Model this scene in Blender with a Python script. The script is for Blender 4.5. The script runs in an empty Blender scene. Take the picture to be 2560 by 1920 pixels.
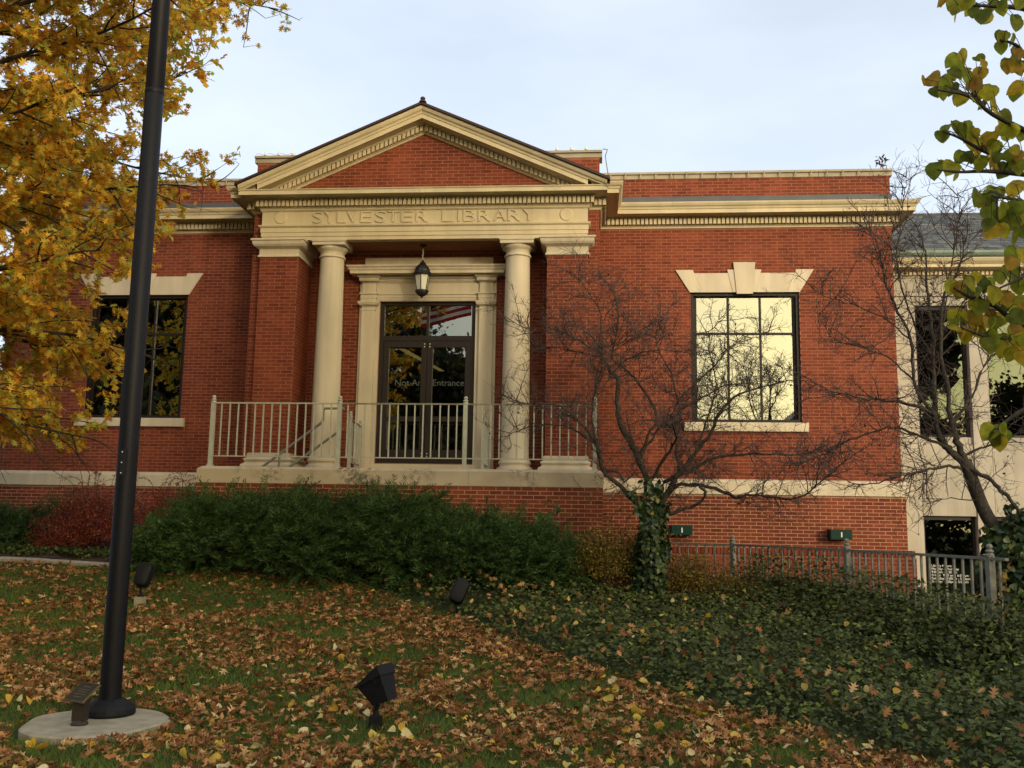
import bpy, math, random
import numpy as np
from mathutils import Matrix, Vector

rng = np.random.default_rng(11)
random.seed(11)
scene = bpy.context.scene
COL = scene.collection
R_ = math.radians

# ------------------------------------------------------------------ camera
YAW, PITCH, ROLL = R_(5.18), R_(8.21), R_(0.97)
CAM = Vector((0.0, -17.5, 1.6))
_f = Vector((-math.sin(YAW), math.cos(YAW), 0)); _r = Vector((math.cos(YAW), math.sin(YAW), 0)); _u = Vector((0, 0, 1))
fwd = _f * math.cos(PITCH) + _u * math.sin(PITCH)
up_ = _u * math.cos(PITCH) - _f * math.sin(PITCH)
rgt = _r * math.cos(ROLL) + up_ * math.sin(ROLL)
upv = up_ * math.cos(ROLL) - _r * math.sin(ROLL)
cam_d = bpy.data.cameras.new('camera')
cam_d.sensor_width = 36.0; cam_d.lens = 36.0 * 2400 / 2560
cam_d.clip_start = 0.05; cam_d.clip_end = 2000
cam = bpy.data.objects.new('camera', cam_d); COL.objects.link(cam)
m3 = Matrix((rgt, upv, -fwd)).transposed()
cam.matrix_world = Matrix.Translation(CAM) @ m3.to_4x4()
scene.camera = cam

# ------------------------------------------------------------------ sky, sun, exposure
SUN_AZ, SUN_EL = R_(36), R_(10.0)      # azimuth measured to the right of straight behind the camera side
sun_dir = Vector((math.sin(SUN_AZ) * math.cos(SUN_EL), -math.cos(SUN_AZ) * math.cos(SUN_EL), math.sin(SUN_EL)))
world = bpy.data.worlds.new('World'); scene.world = world; world.use_nodes = True
wn, wl = world.node_tree.nodes, world.node_tree.links
wn.clear()
out = wn.new('ShaderNodeOutputWorld'); bg = wn.new('ShaderNodeBackground')
sky = wn.new('ShaderNodeTexSky'); sky.sky_type = 'NISHITA'; sky.sun_disc = False
sky.sun_elevation = SUN_EL; sky.sun_rotation = math.atan2(sun_dir.x, sun_dir.y)
sky.air_density = 1.0; sky.dust_density = 2.0; sky.ozone_density = 1.0
tc = wn.new('ShaderNodeTexCoord'); mp = wn.new('ShaderNodeMapping'); mp.inputs['Scale'].default_value = (1.0, 1.0, 3.2)
nz = wn.new('ShaderNodeTexNoise'); nz.inputs['Scale'].default_value = 1.6; nz.inputs['Detail'].default_value = 5; nz.inputs['Roughness'].default_value = 0.55
cr = wn.new('ShaderNodeValToRGB'); cr.color_ramp.elements[0].position = 0.3; cr.color_ramp.elements[1].position = 0.72
cr.color_ramp.elements[0].color = (0.58, 0.58, 0.58, 1); cr.color_ramp.elements[1].color = (0.9, 0.9, 0.9, 1)
mix = wn.new('ShaderNodeMixRGB')                       # thin high overcast over the clear sky
dotn = wn.new('ShaderNodeVectorMath'); dotn.operation = 'DOT_PRODUCT'; dotn.inputs[1].default_value = sun_dir
glow = wn.new('ShaderNodeMapRange'); glow.interpolation_type = 'SMOOTHERSTEP'; glow.inputs['From Min'].default_value = 0.55; glow.inputs['From Max'].default_value = 1.0
wl.new(tc.outputs['Generated'], dotn.inputs[0]); wl.new(dotn.outputs['Value'], glow.inputs['Value'])
cl = wn.new('ShaderNodeMixRGB'); cl.inputs['Color1'].default_value = (5.05, 5.6, 6.4, 1); cl.inputs['Color2'].default_value = (17.0, 13.6, 7.0, 1)   # cloud lit from behind by the setting sun
wl.new(glow.outputs['Result'], cl.inputs['Fac']); wl.new(cl.outputs['Color'], mix.inputs['Color2'])
wl.new(tc.outputs['Generated'], mp.inputs['Vector']); wl.new(mp.outputs['Vector'], nz.inputs['Vector'])
wl.new(nz.outputs['Fac'], cr.inputs['Fac']); wl.new(cr.outputs['Color'], mix.inputs['Fac'])
wl.new(sky.outputs['Color'], mix.inputs['Color1']); wl.new(mix.outputs['Color'], bg.inputs['Color'])
bg.inputs['Strength'].default_value = 0.12
wl.new(bg.outputs['Background'], out.inputs['Surface'])

sun_d = bpy.data.lights.new('sun', 'SUN'); sun_d.energy = 1.75; sun_d.angle = R_(11); sun_d.color = (1.0, 0.84, 0.60)
sun = bpy.data.objects.new('sun', sun_d); COL.objects.link(sun)
sun.rotation_euler = (-sun_dir).to_track_quat('-Z', 'Y').to_euler(); sun.location = (20, -40, 20)
vs = scene.view_settings
vs.view_transform = 'Standard'; vs.look = 'None'; vs.gamma = 1.0; vs.exposure = 0.68
vs.use_curve_mapping = False
scene.cycles.max_bounces = 6; scene.cycles.transparent_max_bounces = 12
scene.cycles.caustics_reflective = False; scene.cycles.caustics_refractive = False

# ------------------------------------------------------------------ helpers
def tag(o, label=None, cat=None, group=None, kind=None):
    if label: o['label'] = label
    if cat: o['category'] = cat
    if group: o['group'] = group
    if kind: o['kind'] = kind
    return o
def empty(name, loc=(0, 0, 0), label=None, cat=None, group=None, rz=0.0):
    o = bpy.data.objects.new(name, None); COL.objects.link(o); o.location = loc; o.rotation_euler = (0, 0, rz)
    o.empty_display_size = 0.2
    return tag(o, label, cat, group)
def link(name, me, mat, parent=None, kind=None):
    if mat is not None and len(me.materials) == 0: me.materials.append(mat)
    o = bpy.data.objects.new(name, me); COL.objects.link(o)
    if parent is not None:
        o.parent = parent
        o.matrix_parent_inverse = parent_world(parent).inverted()
    if kind: o['kind'] = kind
    return o
def parent_world(p):
    m = p.matrix_basis
    if p.parent is not None: m = parent_world(p.parent) @ p.matrix_parent_inverse @ m
    return m.copy()
def tri_mesh(name, V, F, flat=False):
    V = np.ascontiguousarray(V, dtype=np.float32); F = np.ascontiguousarray(F, dtype=np.int32)
    me = bpy.data.meshes.new(name)
    me.vertices.add(len(V)); me.vertices.foreach_set('co', V.ravel())
    me.loops.add(F.size); me.loops.foreach_set('vertex_index', F.ravel())
    me.polygons.add(len(F)); me.polygons.foreach_set('loop_start', np.arange(0, F.size, F.shape[1], dtype=np.int32))
    me.update(calc_edges=True); me.validate()
    if flat: me.shade_flat()
    return me
class MB:
    """collects shapes into ONE mesh"""
    def __init__(s): s.v = []; s.f = []
    def add(s, vs_, fs):
        b = len(s.v); s.v += [tuple(p) for p in vs_]; s.f += [tuple(b + i for i in q) for q in fs]; return s
    def box(s, x0, x1, y0, y1, z0, z1):
        return s.add([(x0, y0, z0), (x1, y0, z0), (x1, y1, z0), (x0, y1, z0), (x0, y0, z1), (x1, y0, z1), (x1, y1, z1), (x0, y1, z1)],
                     [(0, 3, 2, 1), (4, 5, 6, 7), (0, 1, 5, 4), (1, 2, 6, 5), (2, 3, 7, 6), (3, 0, 4, 7)])
    def cbox(s, x0, x1, y0, y1, z0, z1, c):
        """box with the front (-y) edges chamfered"""
        v = [(x0 + c, y0, z0 + c), (x1 - c, y0, z0 + c), (x1 - c, y0, z1 - c), (x0 + c, y0, z1 - c),
             (x0, y0 + c, z0), (x1, y0 + c, z0), (x1, y0 + c, z1), (x0, y0 + c, z1), (x0, y1, z0), (x1, y1, z0), (x1, y1, z1), (x0, y1, z1)]
        f = [(0, 1, 2, 3)] + [(a + 4, (a + 1) % 4 + 4, (a + 1) % 4, a) for a in range(4)] + [(a + 8, (a + 1) % 4 + 8, (a + 1) % 4 + 4, a + 4) for a in range(4)] + [(11, 10, 9, 8)]
        return s.add(v, f)
    def prism_xz(s, poly, y0, y1):
        n = len(poly)
        v = [(x, y0, z) for x, z in poly] + [(x, y1, z) for x, z in poly]
        f = [tuple(range(n)), tuple(reversed(range(n, 2 * n)))] + [((i + 1) % n, i, n + i, n + (i + 1) % n) for i in range(n)]
        return s.add(v, f)
    def sweep(s, path, prof):
        """prof: (out, z) list; path: plan polyline, outward is to the right of travel (travel +x -> -y); mitred"""
        n = len(path); P = [Vector((a, b)) for a, b in path]; rings = []
        for i in range(n):
            ns = []
            if i > 0: d = (P[i] - P[i - 1]).normalized(); ns.append(Vector((d.y, -d.x)))
            if i < n - 1: d = (P[i + 1] - P[i]).normalized(); ns.append(Vector((d.y, -d.x)))
            if len(ns) == 1: mvec = ns[0]
            else:
                mvec = (ns[0] + ns[1]); mvec = mvec / max(1e-6, 1 + ns[0].dot(ns[1]))
            rings.append([(P[i].x + mvec.x * o, P[i].y + mvec.y * o, z) for o, z in prof])
        k = len(prof); v = [p for r in rings for p in r]
        f = []
        for i in range(n - 1):
            for j in range(k - 1):
                f.append((i * k + j, (i + 1) * k + j, (i + 1) * k + j + 1, i * k + j + 1))
        f.append(tuple(reversed(range(k)))); f.append(tuple(range((n - 1) * k, n * k)))
        return s.add(v, f)
    def lathe(s, cx, cy, prof, seg=24, a0=0.0):
        k = len(prof); v = []; f = []
        for i in range(seg):
            a = a0 + 2 * math.pi * i / seg
            v += [(cx + r * math.cos(a), cy + r * math.sin(a), z) for r, z in prof]
        for i in range(seg):
            i2 = (i + 1) % seg
            for j in range(k - 1): f.append((i * k + j, i2 * k + j, i2 * k + j + 1, i * k + j + 1))
        f.append(tuple(reversed([i * k for i in range(seg)]))); f.append(tuple(i * k + k - 1 for i in range(seg)))
        return s.add(v, f)
    def tube(s, pts, rad, sides=8):
        P = [Vector(p) for p in pts]; n = len(P)
        rs = rad if hasattr(rad, '__len__') else [rad] * n
        v = []; f = []
        ref = Vector((0.13, 0.21, 0.97))
        for i in range(n):
            d = (P[min(i + 1, n - 1)] - P[max(i - 1, 0)]).normalized()
            if abs(d.dot(ref)) > 0.95: ref = Vector((0.97, 0.13, 0.2))
            a = d.cross(ref).normalized(); b = d.cross(a)
            for k in range(sides):
                t = 2 * math.pi * k / sides
                v.append(P[i] + (a * math.cos(t) + b * math.sin(t)) * rs[i])
        for i in range(n - 1):
            for k in range(sides):
                k2 = (k + 1) % sides
                f.append((i * sides + k, i * sides + k2, (i + 1) * sides + k2, (i + 1) * sides + k))
        f.append(tuple(reversed(range(sides)))); f.append(tuple(range((n - 1) * sides, n * sides)))
        return s.add(v, f)
    def mesh(s, name, smooth=False):
        me = bpy.data.meshes.new(name); me.from_pydata(s.v, [], s.f); me.update()
        if smooth:
            me.polygons.foreach_set('use_smooth', [True] * len(me.polygons))
            try: me.set_sharp_from_angle(angle=R_(40))
            except Exception: pass
        return me
    def build(s, name, mat, parent=None, kind=None, smooth=False):
        return link(name, s.mesh(name, smooth), mat, parent, kind)

# ------------------------------------------------------------------ materials
MATS = {}
def mat(name, color, rough=0.7, spec=0.3, var=0.0, scale=8.0, bump=0.0, bscale=60.0, metal=0.0, color2=None, island=0.0, objrand=0.0, ramp=None, trans=0.0, detail=5.0, stretch=None, objtone=0.0, streak=0.0):
    m = bpy.data.materials.new(name); m.use_nodes = True; N, L = m.node_tree.nodes, m.node_tree.links
    b = N['Principled BSDF']; b.inputs['Roughness'].default_value = rough; b.inputs['Metallic'].default_value = metal
    b.inputs['Specular IOR Level'].default_value = spec
    col = None
    if ramp:                               # per-island colour choice (leaves, blades, bricks)
        g = N.new('ShaderNodeNewGeometry'); r = N.new('ShaderNodeValToRGB'); r.color_ramp.interpolation = 'LINEAR'
        els = r.color_ramp.elements
        while len(els) < len(ramp): els.new(0.5)
        for e, (p, c) in zip(els, ramp): e.position = p; e.color = (*c, 1)
        if objrand:
            oi = N.new('ShaderNodeObjectInfo'); L.new(oi.outputs['Random'], r.inputs['Fac'])
        else:
            L.new(g.outputs['Random Per Island'], r.inputs['Fac'])
        col = r.outputs['Color']
    coord = N.new('ShaderNodeNewGeometry').outputs['Position']
    if stretch:
        mp_ = N.new('ShaderNodeMapping'); mp_.inputs['Scale'].default_value = stretch; L.new(coord, mp_.inputs['Vector']); coord = mp_.outputs['Vector']
    if var or color2:
        n = N.new('ShaderNodeTexNoise'); n.inputs['Scale'].default_value = scale; n.inputs['Detail'].default_value = detail
        L.new(coord, n.inputs['Vector'])
        r2 = N.new('ShaderNodeValToRGB'); r2.color_ramp.elements[0].position = 0.3; r2.color_ramp.elements[1].position = 0.7
        if col is None:
            c2 = color2 or tuple(min(1, c * (1 + var)) for c in color); c1 = color if color2 else tuple(c * (1 - var) for c in color)
            r2.color_ramp.elements[0].color = (*c1, 1); r2.color_ramp.elements[1].color = (*c2, 1)
            L.new(n.outputs['Fac'], r2.inputs['Fac']); col = r2.outputs['Color']
        else:
            r2.color_ramp.elements[0].color = (1 - var,) * 3 + (1,); r2.color_ramp.elements[1].color = (1 + var,) * 3 + (1,)
            L.new(n.outputs['Fac'], r2.inputs['Fac'])
            mx = N.new('ShaderNodeMixRGB'); mx.blend_type = 'MULTIPLY'; mx.inputs['Fac'].default_value = 1
            L.new(col, mx.inputs['Color1']); L.new(r2.outputs['Color'], mx.inputs['Color2']); col = mx.outputs['Color']
    def mulby(col, sock):
        mx = N.new('ShaderNodeMixRGB'); mx.blend_type = 'MULTIPLY'; mx.inputs['Fac'].default_value = 1
        L.new(col, mx.inputs['Color1']); L.new(sock, mx.inputs['Color2']); return mx.outputs['Color']
    if objtone:
        oi = N.new('ShaderNodeObjectInfo'); mr = N.new('ShaderNodeMapRange'); mr.inputs['To Min'].default_value = 1 - objtone; mr.inputs['To Max'].default_value = 1 + objtone
        L.new(oi.outputs['Random'], mr.inputs['Value']); col = mulby(col, mr.outputs['Result'])
    if streak:                             # rain streaks and grime
        mp2 = N.new('ShaderNodeMapping'); mp2.inputs['Scale'].default_value = (2.6, 2.6, .16); L.new(N.new('ShaderNodeNewGeometry').outputs['Position'], mp2.inputs['Vector'])
        n3 = N.new('ShaderNodeTexNoise'); n3.inputs['Scale'].default_value = 2.2; n3.inputs['Detail'].default_value = 7; n3.inputs['Roughness'].default_value = .62; L.new(mp2.outputs['Vector'], n3.inputs['Vector'])
        mr = N.new('ShaderNodeMapRange'); mr.inputs['From Min'].default_value = .42; mr.inputs['From Max'].default_value = .72; mr.inputs['To Min'].default_value = 1.0; mr.inputs['To Max'].default_value = 1 - streak
        L.new(n3.outputs['Fac'], mr.inputs['Value']); col = mulby(col, mr.outputs['Result'])
    if col is not None: L.new(col, b.inputs['Base Color'])
    else: b.inputs['Base Color'].default_value = (*color, 1)
    if bump:
        n = N.new('ShaderNodeTexNoise'); n.inputs['Scale'].default_value = bscale; n.inputs['Detail'].default_value = 4; L.new(coord, n.inputs['Vector'])
        bp = N.new('ShaderNodeBump'); bp.inputs['Strength'].default_value = bump; bp.inputs['Distance'].default_value = 0.01
        L.new(n.outputs['Fac'], bp.inputs['Height']); L.new(bp.outputs['Normal'], b.inputs['Normal'])
    if trans:                              # thin leaf: some light comes through
        t = N.new('ShaderNodeBsdfTranslucent'); mxs = N.new('ShaderNodeMixShader'); mxs.inputs['Fac'].default_value = trans
        if col is not None: L.new(col, t.inputs['Color'])
        else: t.inputs['Color'].default_value = (*color, 1)
        o = N['Material Output']; L.new(b.outputs['BSDF'], mxs.inputs[1]); L.new(t.outputs['BSDF'], mxs.inputs[2]); L.new(mxs.outputs['Shader'], o.inputs['Surface'])
    MATS[name] = m; return m

BR = [(0.0, (0.1250, 0.0260, 0.0131)), (0.12, (0.1600, 0.0345, 0.0163)), (0.5, (0.1840, 0.0401, 0.0184)), (0.85, (0.2030, 0.0458, 0.0205)), (1.0, (0.2280, 0.0554, 0.0252))]
M_brick = mat('brick_red', (0.3, 0.05, 0.02), rough=0.8, spec=0.2, ramp=BR, var=0.20, scale=0.8, bump=0.05, bscale=120, streak=0.30)
M_brick1 = mat('brick_red_single', (0.3, 0.05, 0.02), rough=0.8, spec=0.2, ramp=BR, objrand=1, var=0.20, scale=0.8, bump=0.05, bscale=120, streak=0.30)
M_mortar = mat('mortar', (0.275, 0.118, 0.073), rough=0.9, spec=0.1, var=0.15, scale=6)
M_mortar_pale = mat('mortar_pale', (0.37, 0.22, 0.14), rough=0.9, spec=0.1, var=0.12, scale=6)
M_stone = mat('limestone', (0.56, 0.485, 0.355), rough=0.75, spec=0.25, var=0.12, scale=2.0, stretch=(1.6, 1.6, .45), objtone=0.05, streak=0.13, bump=0.12, bscale=140)
M_annex = mat('grey_limestone', (0.43, 0.39, 0.32), rough=0.8, spec=0.2, var=0.12, scale=1.4, bump=0.12, bscale=120, objtone=0.05, streak=0.2)
M_trim = mat('cream_trim', (0.575, 0.487, 0.31), rough=0.6, spec=0.3, var=0.10, scale=1.7, stretch=(1.5, 1.5, .7), objtone=0.035, streak=0.12, bump=0.06, bscale=120)
M_cope = mat('weathered_coping', (0.30, 0.26, 0.19), rough=0.85, color2=(0.42, 0.37, 0.27), scale=3, bump=0.2, bscale=80)
M_roofmetal = mat('brown_roof_metal', (0.045, 0.022, 0.016), rough=0.5)
M_flash = mat('grey_flashing', (0.080, 0.086, 0.094), rough=0.45, var=0.15, scale=3)
M_alu = mat('bronze_aluminium', (0.019, 0.013, 0.011), rough=0.5, spec=0.25)
M_rail = mat('pale_grey_paint', (0.40, 0.405, 0.33), rough=0.5, spec=0.4, var=0.12, scale=14)
M_fence = mat('weathered_grey_paint', (0.21, 0.205, 0.175), rough=0.6, var=0.22, scale=18)
M_rust = mat('rusty_rail', (0.16, 0.13, 0.09), rough=0.7, color2=(0.30, 0.29, 0.23), scale=9)
M_black = mat('black_metal', (0.012, 0.013, 0.014), rough=0.45, spec=0.5)
M_lampglass = mat('frosted_lamp_glass', (0.60, 0.58, 0.46), rough=0.4, spec=0.5)
M_pole = mat('dark_navy_pole', (0.0065, 0.0065, 0.009), rough=0.5, spec=0.18, var=0.25, scale=30, bump=0.05, bscale=200)
M_flood = mat('charcoal_floodlight', (0.009, 0.0095, 0.012), rough=0.6, spec=0.2, var=0.2, scale=40)
M_conc = mat('concrete', (0.26, 0.225, 0.155), rough=0.9, color2=(0.38, 0.34, 0.25), scale=9, bump=0.5, bscale=70)
M_bronze = mat('bronze_plaque', (0.035, 0.028, 0.02), rough=0.5, metal=0.3, color2=(0.055, 0.042, 0.03), scale=60)
M_bronze_edge = mat('bronze_bright', (0.13, 0.115, 0.06), rough=0.45, metal=0.3)
M_green = mat('green_enamel', (0.002, 0.030, 0.021), rough=0.5, spec=0.2)
M_white = mat('white_paint', (0.7, 0.7, 0.64), rough=0.5)
M_slate = mat('slate', (0.1, 0.1, 0.1), rough=0.6, ramp=[(0, (0.035, 0.038, 0.038)), (0.6, (0.075, 0.078, 0.072)), (1, (0.125, 0.12, 0.105))], objrand=1, var=0.2, scale=20)
M_copper = mat('green_copper', (0.20, 0.27, 0.22), rough=0.6, var=0.2, scale=5)
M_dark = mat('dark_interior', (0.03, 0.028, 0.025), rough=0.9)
M_bark = mat('bark', (0.030, 0.024, 0.019), rough=0.9, color2=(0.072, 0.06, 0.048), scale=25, bump=0.6, bscale=60)
M_twig = mat('twig_bark', (0.075, 0.056, 0.049), rough=0.85, var=0.3, scale=12)
M_oakbark = mat('oak_bark', (0.03, 0.025, 0.02), rough=0.9, var=0.3, scale=20, bump=0.5, bscale=50)
OAKC = [(0.0, (0.32, 0.11, 0.018)), (0.12, (0.58, 0.25, 0.024)), (0.38, (0.75, 0.45, 0.042)), (0.62, (0.74, 0.48, 0.052)), (0.76, (0.54, 0.47, 0.06)), (1.0, (0.30, 0.36, 0.065))]
M_oakleaf = mat('oak_leaf', (0.3, 0.2, 0.03), rough=0.6, spec=0.25, ramp=OAKC, trans=0.5)
M_redbud = mat('redbud_leaf', (0.2, 0.17, 0.02), rough=0.5, spec=0.25, ramp=[(0, (0.1271, 0.1572, 0.0206)), (0.35, (0.2669, 0.3006, 0.0286)), (0.62, (0.4701, 0.4236, 0.0343)), (0.82, (0.5845, 0.3825, 0.0298)), (1, (0.3431, 0.1913, 0.0343))], objrand=1, var=0.35, scale=30, trans=0.68)
M_fallen = mat('fallen_oak_leaf', (0.22, 0.1, 0.04), rough=0.8, spec=0.15, ramp=[(0, (0.1164, 0.0466, 0.0184)), (0.4, (0.2602, 0.1123, 0.0419)), (0.75, (0.4108, 0.1986, 0.0777)), (0.94, (0.5752, 0.3218, 0.1418)), (1, (0.6847, 0.4519, 0.2219))], trans=0.1)
M_yellow = mat('fallen_yellow_leaf', (0.5, 0.35, 0.05), rough=0.6, spec=0.3, ramp=[(0, (0.4600, 0.2702, 0.0322)), (0.35, (0.5980, 0.3967, 0.0460)), (0.6, (0.5980, 0.4715, 0.1495)), (0.85, (0.6440, 0.5520, 0.3105)), (1, (0.3450, 0.3105, 0.0517))], trans=0.15)
M_grass = mat('grass_blade', (0.04, 0.06, 0.015), rough=0.7, spec=0.2, ramp=[(0, (0.0645, 0.1052, 0.0212)), (0.6, (0.1210, 0.1814, 0.0318)), (1, (0.2117, 0.2449, 0.0514))], var=0.25, scale=1.2, trans=0.25)
M_ground = mat('lawn_soil', (0.034, 0.054, 0.016), spec=0.1, rough=0.95, color2=(0.040, 0.042, 0.018), scale=3, bump=0.6, bscale=40)
M_mulch = mat('mulch', (0.032, 0.016, 0.010), rough=0.95, color2=(0.07, 0.036, 0.022), scale=26, bump=0.9, bscale=70)
M_ivy = mat('ivy_leaf', (0.03, 0.05, 0.02), rough=0.6, spec=0.18, ramp=[(0, (0.0328, 0.0427, 0.0135)), (0.55, (0.0656, 0.0834, 0.0225)), (0.9, (0.1066, 0.1280, 0.0300)), (1, (0.2050, 0.2231, 0.0390))], var=0.4, scale=1.6, trans=0.12)
M_ivytrunk = mat('ivy_leaf_fresh', (0.03, 0.05, 0.02), rough=0.4, spec=0.4, ramp=[(0, (0.0162, 0.0324, 0.0121)), (0.6, (0.0297, 0.0621, 0.0189)), (0.94, (0.0675, 0.1013, 0.0243)), (1, (0.2295, 0.2025, 0.0270))], trans=0.12)
M_jun = mat('juniper_needle', (0.03, 0.06, 0.02), rough=0.7, spec=0.2, ramp=[(0, (0.0191, 0.0426, 0.0143)), (0.5, (0.0430, 0.0891, 0.0234)), (1, (0.0895, 0.1524, 0.0365))], var=0.55, scale=5.0, trans=0.1)
M_barb = mat('barberry_leaf', (0.12, 0.02, 0.02), rough=0.6, ramp=[(0, (0.0900, 0.0144, 0.0144)), (0.5, (0.2160, 0.0336, 0.0240)), (0.9, (0.3120, 0.0696, 0.0300)), (1, (0.4080, 0.1920, 0.0360))], trans=0.25)
M_spir = mat('spirea_leaf', (0.15, 0.1, 0.02), rough=0.6, ramp=[(0, (0.0667, 0.0598, 0.0149)), (0.5, (0.1437, 0.1115, 0.0196)), (0.9, (0.2530, 0.1610, 0.0253)), (1, (0.3910, 0.2875, 0.0403))], trans=0.25)
M_crableaf = mat('crabapple_leaf', (0.05, 0.02, 0.02), rough=0.6, ramp=[(0, (0.03, 0.02, 0.012)), (0.6, (0.07, 0.025, 0.018)), (1, (0.11, 0.05, 0.02))], trans=0.2)
M_sap = mat('young_leaf', (0.06, 0.1, 0.03), rough=0.5, ramp=[(0, (0.04, 0.075, 0.02)), (1, (0.075, 0.115, 0.03))], trans=0.25)

def glass(name, refl, tint, rough=0.01, gcol=(0.92, 0.97, 0.86)):
    m = bpy.data.materials.new(name); m.use_nodes = True; N, L = m.node_tree.nodes, m.node_tree.links; N.clear()
    o = N.new('ShaderNodeOutputMaterial'); g = N.new('ShaderNodeBsdfGlossy'); t = N.new('ShaderNodeBsdfTransparent'); x = N.new('ShaderNodeMixShader')
    lw = N.new('ShaderNodeLayerWeight'); lw.inputs['Blend'].default_value = 0.25
    mr = N.new('ShaderNodeMapRange'); mr.inputs['To Min'].default_value = refl; mr.inputs['To Max'].default_value = 1.0
    L.new(lw.outputs['Fresnel'], mr.inputs['Value']); L.new(mr.outputs['Result'], x.inputs['Fac'])
    g.inputs['Roughness'].default_value = rough; g.inputs['Color'].default_value = (*gcol, 1); t.inputs['Color'].default_value = (*tint, 1)
    nz_ = N.new('ShaderNodeTexNoise'); nz_.inputs['Scale'].default_value = 1.3; bp = N.new('ShaderNodeBump'); bp.inputs['Strength'].default_value = 0.05; bp.inputs['Distance'].default_value = 0.01
    gp = N.new('ShaderNodeNewGeometry'); L.new(gp.outputs['Position'], nz_.inputs['Vector']); L.new(nz_.outputs['Fac'], bp.inputs['Height']); L.new(bp.outputs['Normal'], g.inputs['Normal'])
    L.new(t.outputs['BSDF'], x.inputs[1]); L.new(g.outputs['BSDF'], x.inputs[2]); L.new(x.outputs['Shader'], o.inputs['Surface']); return m
M_glass = glass('window_glass', 0.40, (0.30, 0.31, 0.28))
M_glassannex = glass('annex_glass', 0.15, (0.28, 0.32, 0.27), gcol=(0.66, 0.80, 0.62))
M_glassdoor = glass('door_glass', 0.26, (0.35, 0.36, 0.33))
def emit(name, col, s):
    m = bpy.data.materials.new(name); m.use_nodes = True; N, L = m.node_tree.nodes, m.node_tree.links; N.clear()
    o = N.new('ShaderNodeOutputMaterial'); e = N.new('ShaderNodeEmission'); e.inputs['Color'].default_value = (*col, 1); e.inputs['Strength'].default_value = s
    L.new(e.outputs['Emission'], o.inputs['Surface']); return m
M_tubelamp = emit('lit_fluorescent', (1.0, 0.85, 0.35), 3.0)
M_bulb = emit('lit_downlight', (1.0, 0.85, 0.45), 8.0)

def stain_material():
    """limestone with dark lichen stains that hang from the top edge in patches"""
    m = mat('stained_limestone', (0.43, 0.36, 0.25), rough=0.85, var=0.1, scale=2.0, bump=0.25, bscale=90)
    N, L = m.node_tree.nodes, m.node_tree.links; b = N['Principled BSDF']
    src = b.inputs['Base Color'].links[0].from_socket
    g = N.new('ShaderNodeNewGeometry')
    n1 = N.new('ShaderNodeTexNoise'); n1.inputs['Scale'].default_value = 1.1; n1.inputs['Detail'].default_value = 2
    n2 = N.new('ShaderNodeTexNoise'); n2.inputs['Scale'].default_value = 13; n2.inputs['Detail'].default_value = 6; n2.inputs['Roughness'].default_value = 0.7
    L.new(g.outputs['Position'], n1.inputs['Vector']); L.new(g.outputs['Position'], n2.inputs['Vector'])
    a = N.new('ShaderNodeMapRange'); a.inputs['From Min'].default_value = 0.46; a.inputs['From Max'].default_value = 0.58; L.new(n1.outputs['Fac'], a.inputs['Value'])
    c = N.new('ShaderNodeMapRange'); c.inputs['From Min'].default_value = 0.44; c.inputs['From Max'].default_value = 0.62; L.new(n2.outputs['Fac'], c.inputs['Value'])
    mu = N.new('ShaderNodeMath'); mu.operation = 'MULTIPLY'; L.new(a.outputs['Result'], mu.inputs[0]); L.new(c.outputs['Result'], mu.inputs[1])
    mx = N.new('ShaderNodeMixRGB'); L.new(mu.outputs['Value'], mx.inputs['Fac']); L.new(src, mx.inputs['Color1']); mx.inputs['Color2'].default_value = (0.085, 0.075, 0.06, 1)
    L.new(mx.outputs['Color'], b.inputs['Base Color']); return m
M_stain = stain_material()

# ------------------------------------------------------------------ terrain
YL = [-60, -10.2, -9.0, -7.5, -5.0, -3.8, -2.8, -2.0, 2.0, 40]
ZL = [0.0, 0.0, 0.06, 0.20, 0.42, 0.72, 0.86, 0.93, 0.95, 0.9]
ZR = [0.0, 0.0, 0.06, 0.20, 0.42, 0.50, 0.46, 0.35, 0.10, 0.1]
def gz(x, y):
    x = np.asarray(x, float); y = np.asarray(y, float)
    l = np.interp(y, YL, ZL); r = np.interp(y, YL, ZR)
    t = np.clip((x + 1.6) / 2.4, 0, 1); t = t * t * (3 - 2 * t)
    n = 0.012 * np.sin(x * 1.7 + y * 0.6) + 0.010 * np.sin(y * 2.3 - x * 0.8)
    return l * (1 - t) + r * t + n * np.clip((y + 60) / 20, 0, 1)
def gzf(x, y): return float(gz(x, y))
gx = np.concatenate([[-900, -400, -150, -60, -30, -20], np.arange(-14, 9.01, 0.25), [12, 20, 30, 60, 150, 400, 900]])
gy = np.concatenate([[-900, -400, -150, -60, -40, -25, -20], np.arange(-17, 0.01, 0.25), [1, 3, 10, 30, 60, 150, 400, 900]])
GX, GY = np.meshgrid(gx, gy, indexing='ij')
GV = np.stack([GX, GY, gz(GX, GY)], -1).reshape(-1, 3); ny_ = len(gy)
ii, jj = np.meshgrid(np.arange(len(gx) - 1), np.arange(ny_ - 1), indexing='ij'); a = (ii * ny_ + jj).ravel()
GF = np.stack([a, a + ny_, a + ny_ + 1, a + 1], 1)
gme = tri_mesh('ground', GV, GF); gme.polygons.foreach_set('use_smooth', [True] * len(gme.polygons))
link('ground', gme, M_ground, None, 'structure')

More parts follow.
